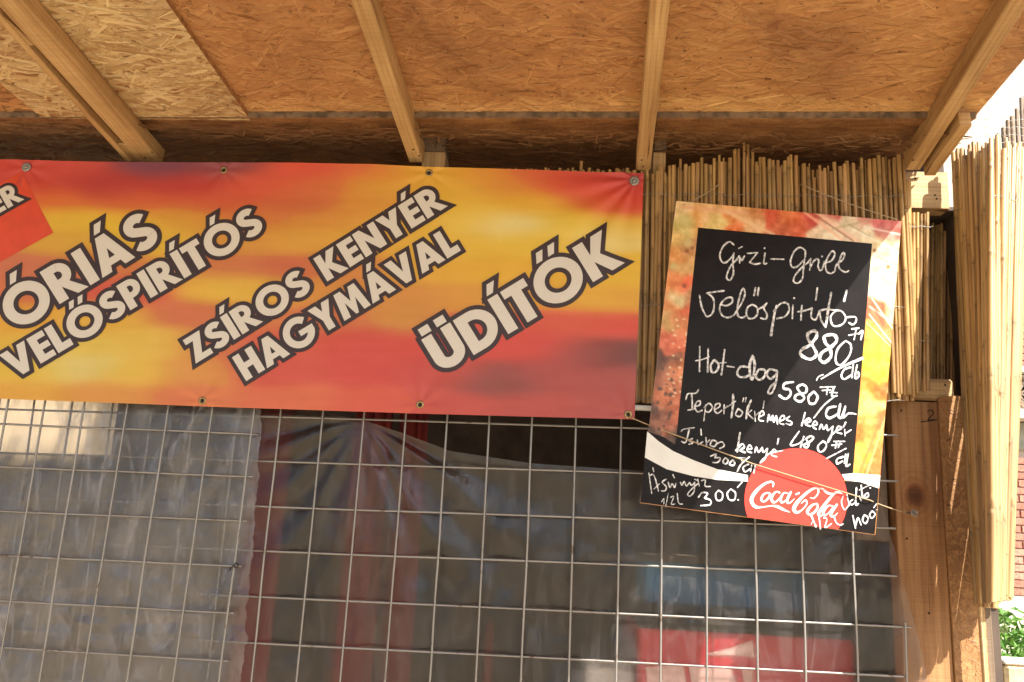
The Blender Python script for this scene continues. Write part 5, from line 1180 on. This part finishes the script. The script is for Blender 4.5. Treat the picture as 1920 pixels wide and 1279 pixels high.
hand('handwritten_price', [
    ([(1495, 870), (1530, 1032)], 28), ([(1530, 1002), (1562, 900), (1602, 992)], 24), ([(1642, 860), (1620, 930), (1660, 970), (1692, 900), (1642, 860)], 24), ([(1742, 810), (1710, 860), (1740, 902), (1782, 850), (1742, 810)], 22), ([(1800, 720), (1765, 767)], 20), ([(1790, 797), (1812, 790)], 14)], *E_, 20, off=.0028)
hand('handwritten_price', [
    ([(960, 860), (990, 940), (1022, 1012)], 28), ([(962, 982), (985, 930)], 14), ([(1060, 870), (1080, 1042)], 24), ([(1120, 902), (1162, 912), (1140, 1022), (1222, 972)], 20), ([(1250, 870), (1282, 960), (1330, 992), (1372, 975)], 22)], *E_, 20, off=.0028)
hand('drinks_logo', [([(470, 500), (478, 455), (440, 435), (360, 465), (270, 540), (205, 630), (200, 700), (250, 757), (340, 760), (450, 745), (530, 755), (600, 790), (690, 828)], [14, 24, 26, 30, 42, 46, 46, 42, 18, 16, 38, 34, 4]),
    ([(405, 575), (350, 600), (322, 660), (352, 692), (412, 645), (432, 590), (405, 575)], [16, 26, 34, 18, 30, 24, 16]), ([(555, 575), (510, 565), (455, 630), (465, 690), (505, 695), (560, 640)], [24, 20, 36, 34, 22, 12]), ([(660, 585), (610, 580), (570, 650), (585, 700), (640, 670), (690, 580)], [14, 20, 34, 28, 14, 12]), ([(700, 570), (660, 650), (655, 700), (690, 705), (745, 655)], [30, 34, 30, 18, 8]),
    ([(765, 598), (805, 580)], 26), ([(950, 640), (1000, 645), (1052, 580), (1045, 522), (985, 525), (880, 600), (775, 710), (740, 790), (780, 830), (850, 790), (905, 720), (890, 672), (835, 712)], [10, 16, 20, 22, 26, 36, 46, 50, 34, 16, 20, 22, 12]),
    ([(1045, 522), (1110, 530), (1170, 575), (1240, 590), (1310, 570), (1360, 590)], [14, 24, 36, 32, 24, 6]), ([(1035, 715), (970, 740), (915, 810), (935, 855), (1000, 830), (1045, 760), (1035, 715)], [18, 28, 40, 24, 28, 26, 18]), ([(1310, 575), (1270, 575), (1190, 660), (1090, 790), (1055, 850), (1085, 875), (1130, 840)], [14, 20, 34, 40, 38, 24, 12]),
    ([(1235, 745), (1180, 745), (1120, 815), (1130, 865), (1180, 840), (1250, 750)], [14, 20, 38, 30, 14, 12]), ([(1290, 730), (1230, 820), (1215, 870), (1250, 885), (1300, 835)], [30, 34, 32, 18, 8])], *E_, 30, off=.0023, m='white_card')
# hanging strings of the menu board, long cord across it
def cord(name, label, pts, r=.0013):
    c = Vector(pts[0]); o = obj(name, shift(tube_me(name, pts, r, 6), c), M['string']); o.location = c; tag(o, label, 'string'); return o
def sag(a, b, k, n=14): return [a.lerp(b, i/n) + Vector((0, 0, -k*4*(i/n)*(1-i/n))) for i in range(n+1)]
cord('hanging_string', 'short string from the upper left corner of the menu board up to the reeds', sag(bdp(1281, 385, .002), P(1352, 343, -.035), .004), .0011)
cord('hanging_string', 'longer string from the upper right corner of the menu board up to the reeds', sag(bdp(1683, 413, .002), P(1500, 345, -.035), .004), .0011)
c0 = bpt(1180, 782, .004); c1 = bdp(1262, 815, .008); c2 = bdp(1410, 870, .0075); c3 = bdp(1628, 938, .0075); c4 = P(1701, 962, -.01)
cord('cord', 'thin cord tied from the banner eyelet across the menu board to the post screw', sag(c0, c1, .001, 6)+sag(c1, c2, .0003, 8)[1:]+sag(c2, c3, .0003, 10)[1:]+sag(c3, c4, .002, 6)[1:], .0013)
sc_ = P(1703, 962, .024)
s = thing('screw', 'small ring headed screw in the post plank holding the cord end', 'screw', sc_)
obj('shank', tube_me('shank', [(0, 0, 0), (0, -.03, 0)], .002, 8), M['galv'], s); rr_ = obj('ring', ring_me('ring', .0075, .0042, .003), M['galv'], s); rr_.location = (0, -.030, 0)
# pencil mark "2" with its underline on the plank
def mark(strokes, w_):
    polys = []
    for q in strokes: polys += ribbon(q, w_)
    decal('pencil_mark', polys, lambda x, y, z: P(x, y, .0232) + Vector((0, -z, 0)), M['dark'], stall, SB, step=0, off=lambda k: (k % 50)*.00001)
mark([[(1739, 772), (1745, 769), (1750, 775), (1740, 787), (1751, 787)], [(1727, 791), (1745, 789), (1757, 787)]], 2.0)
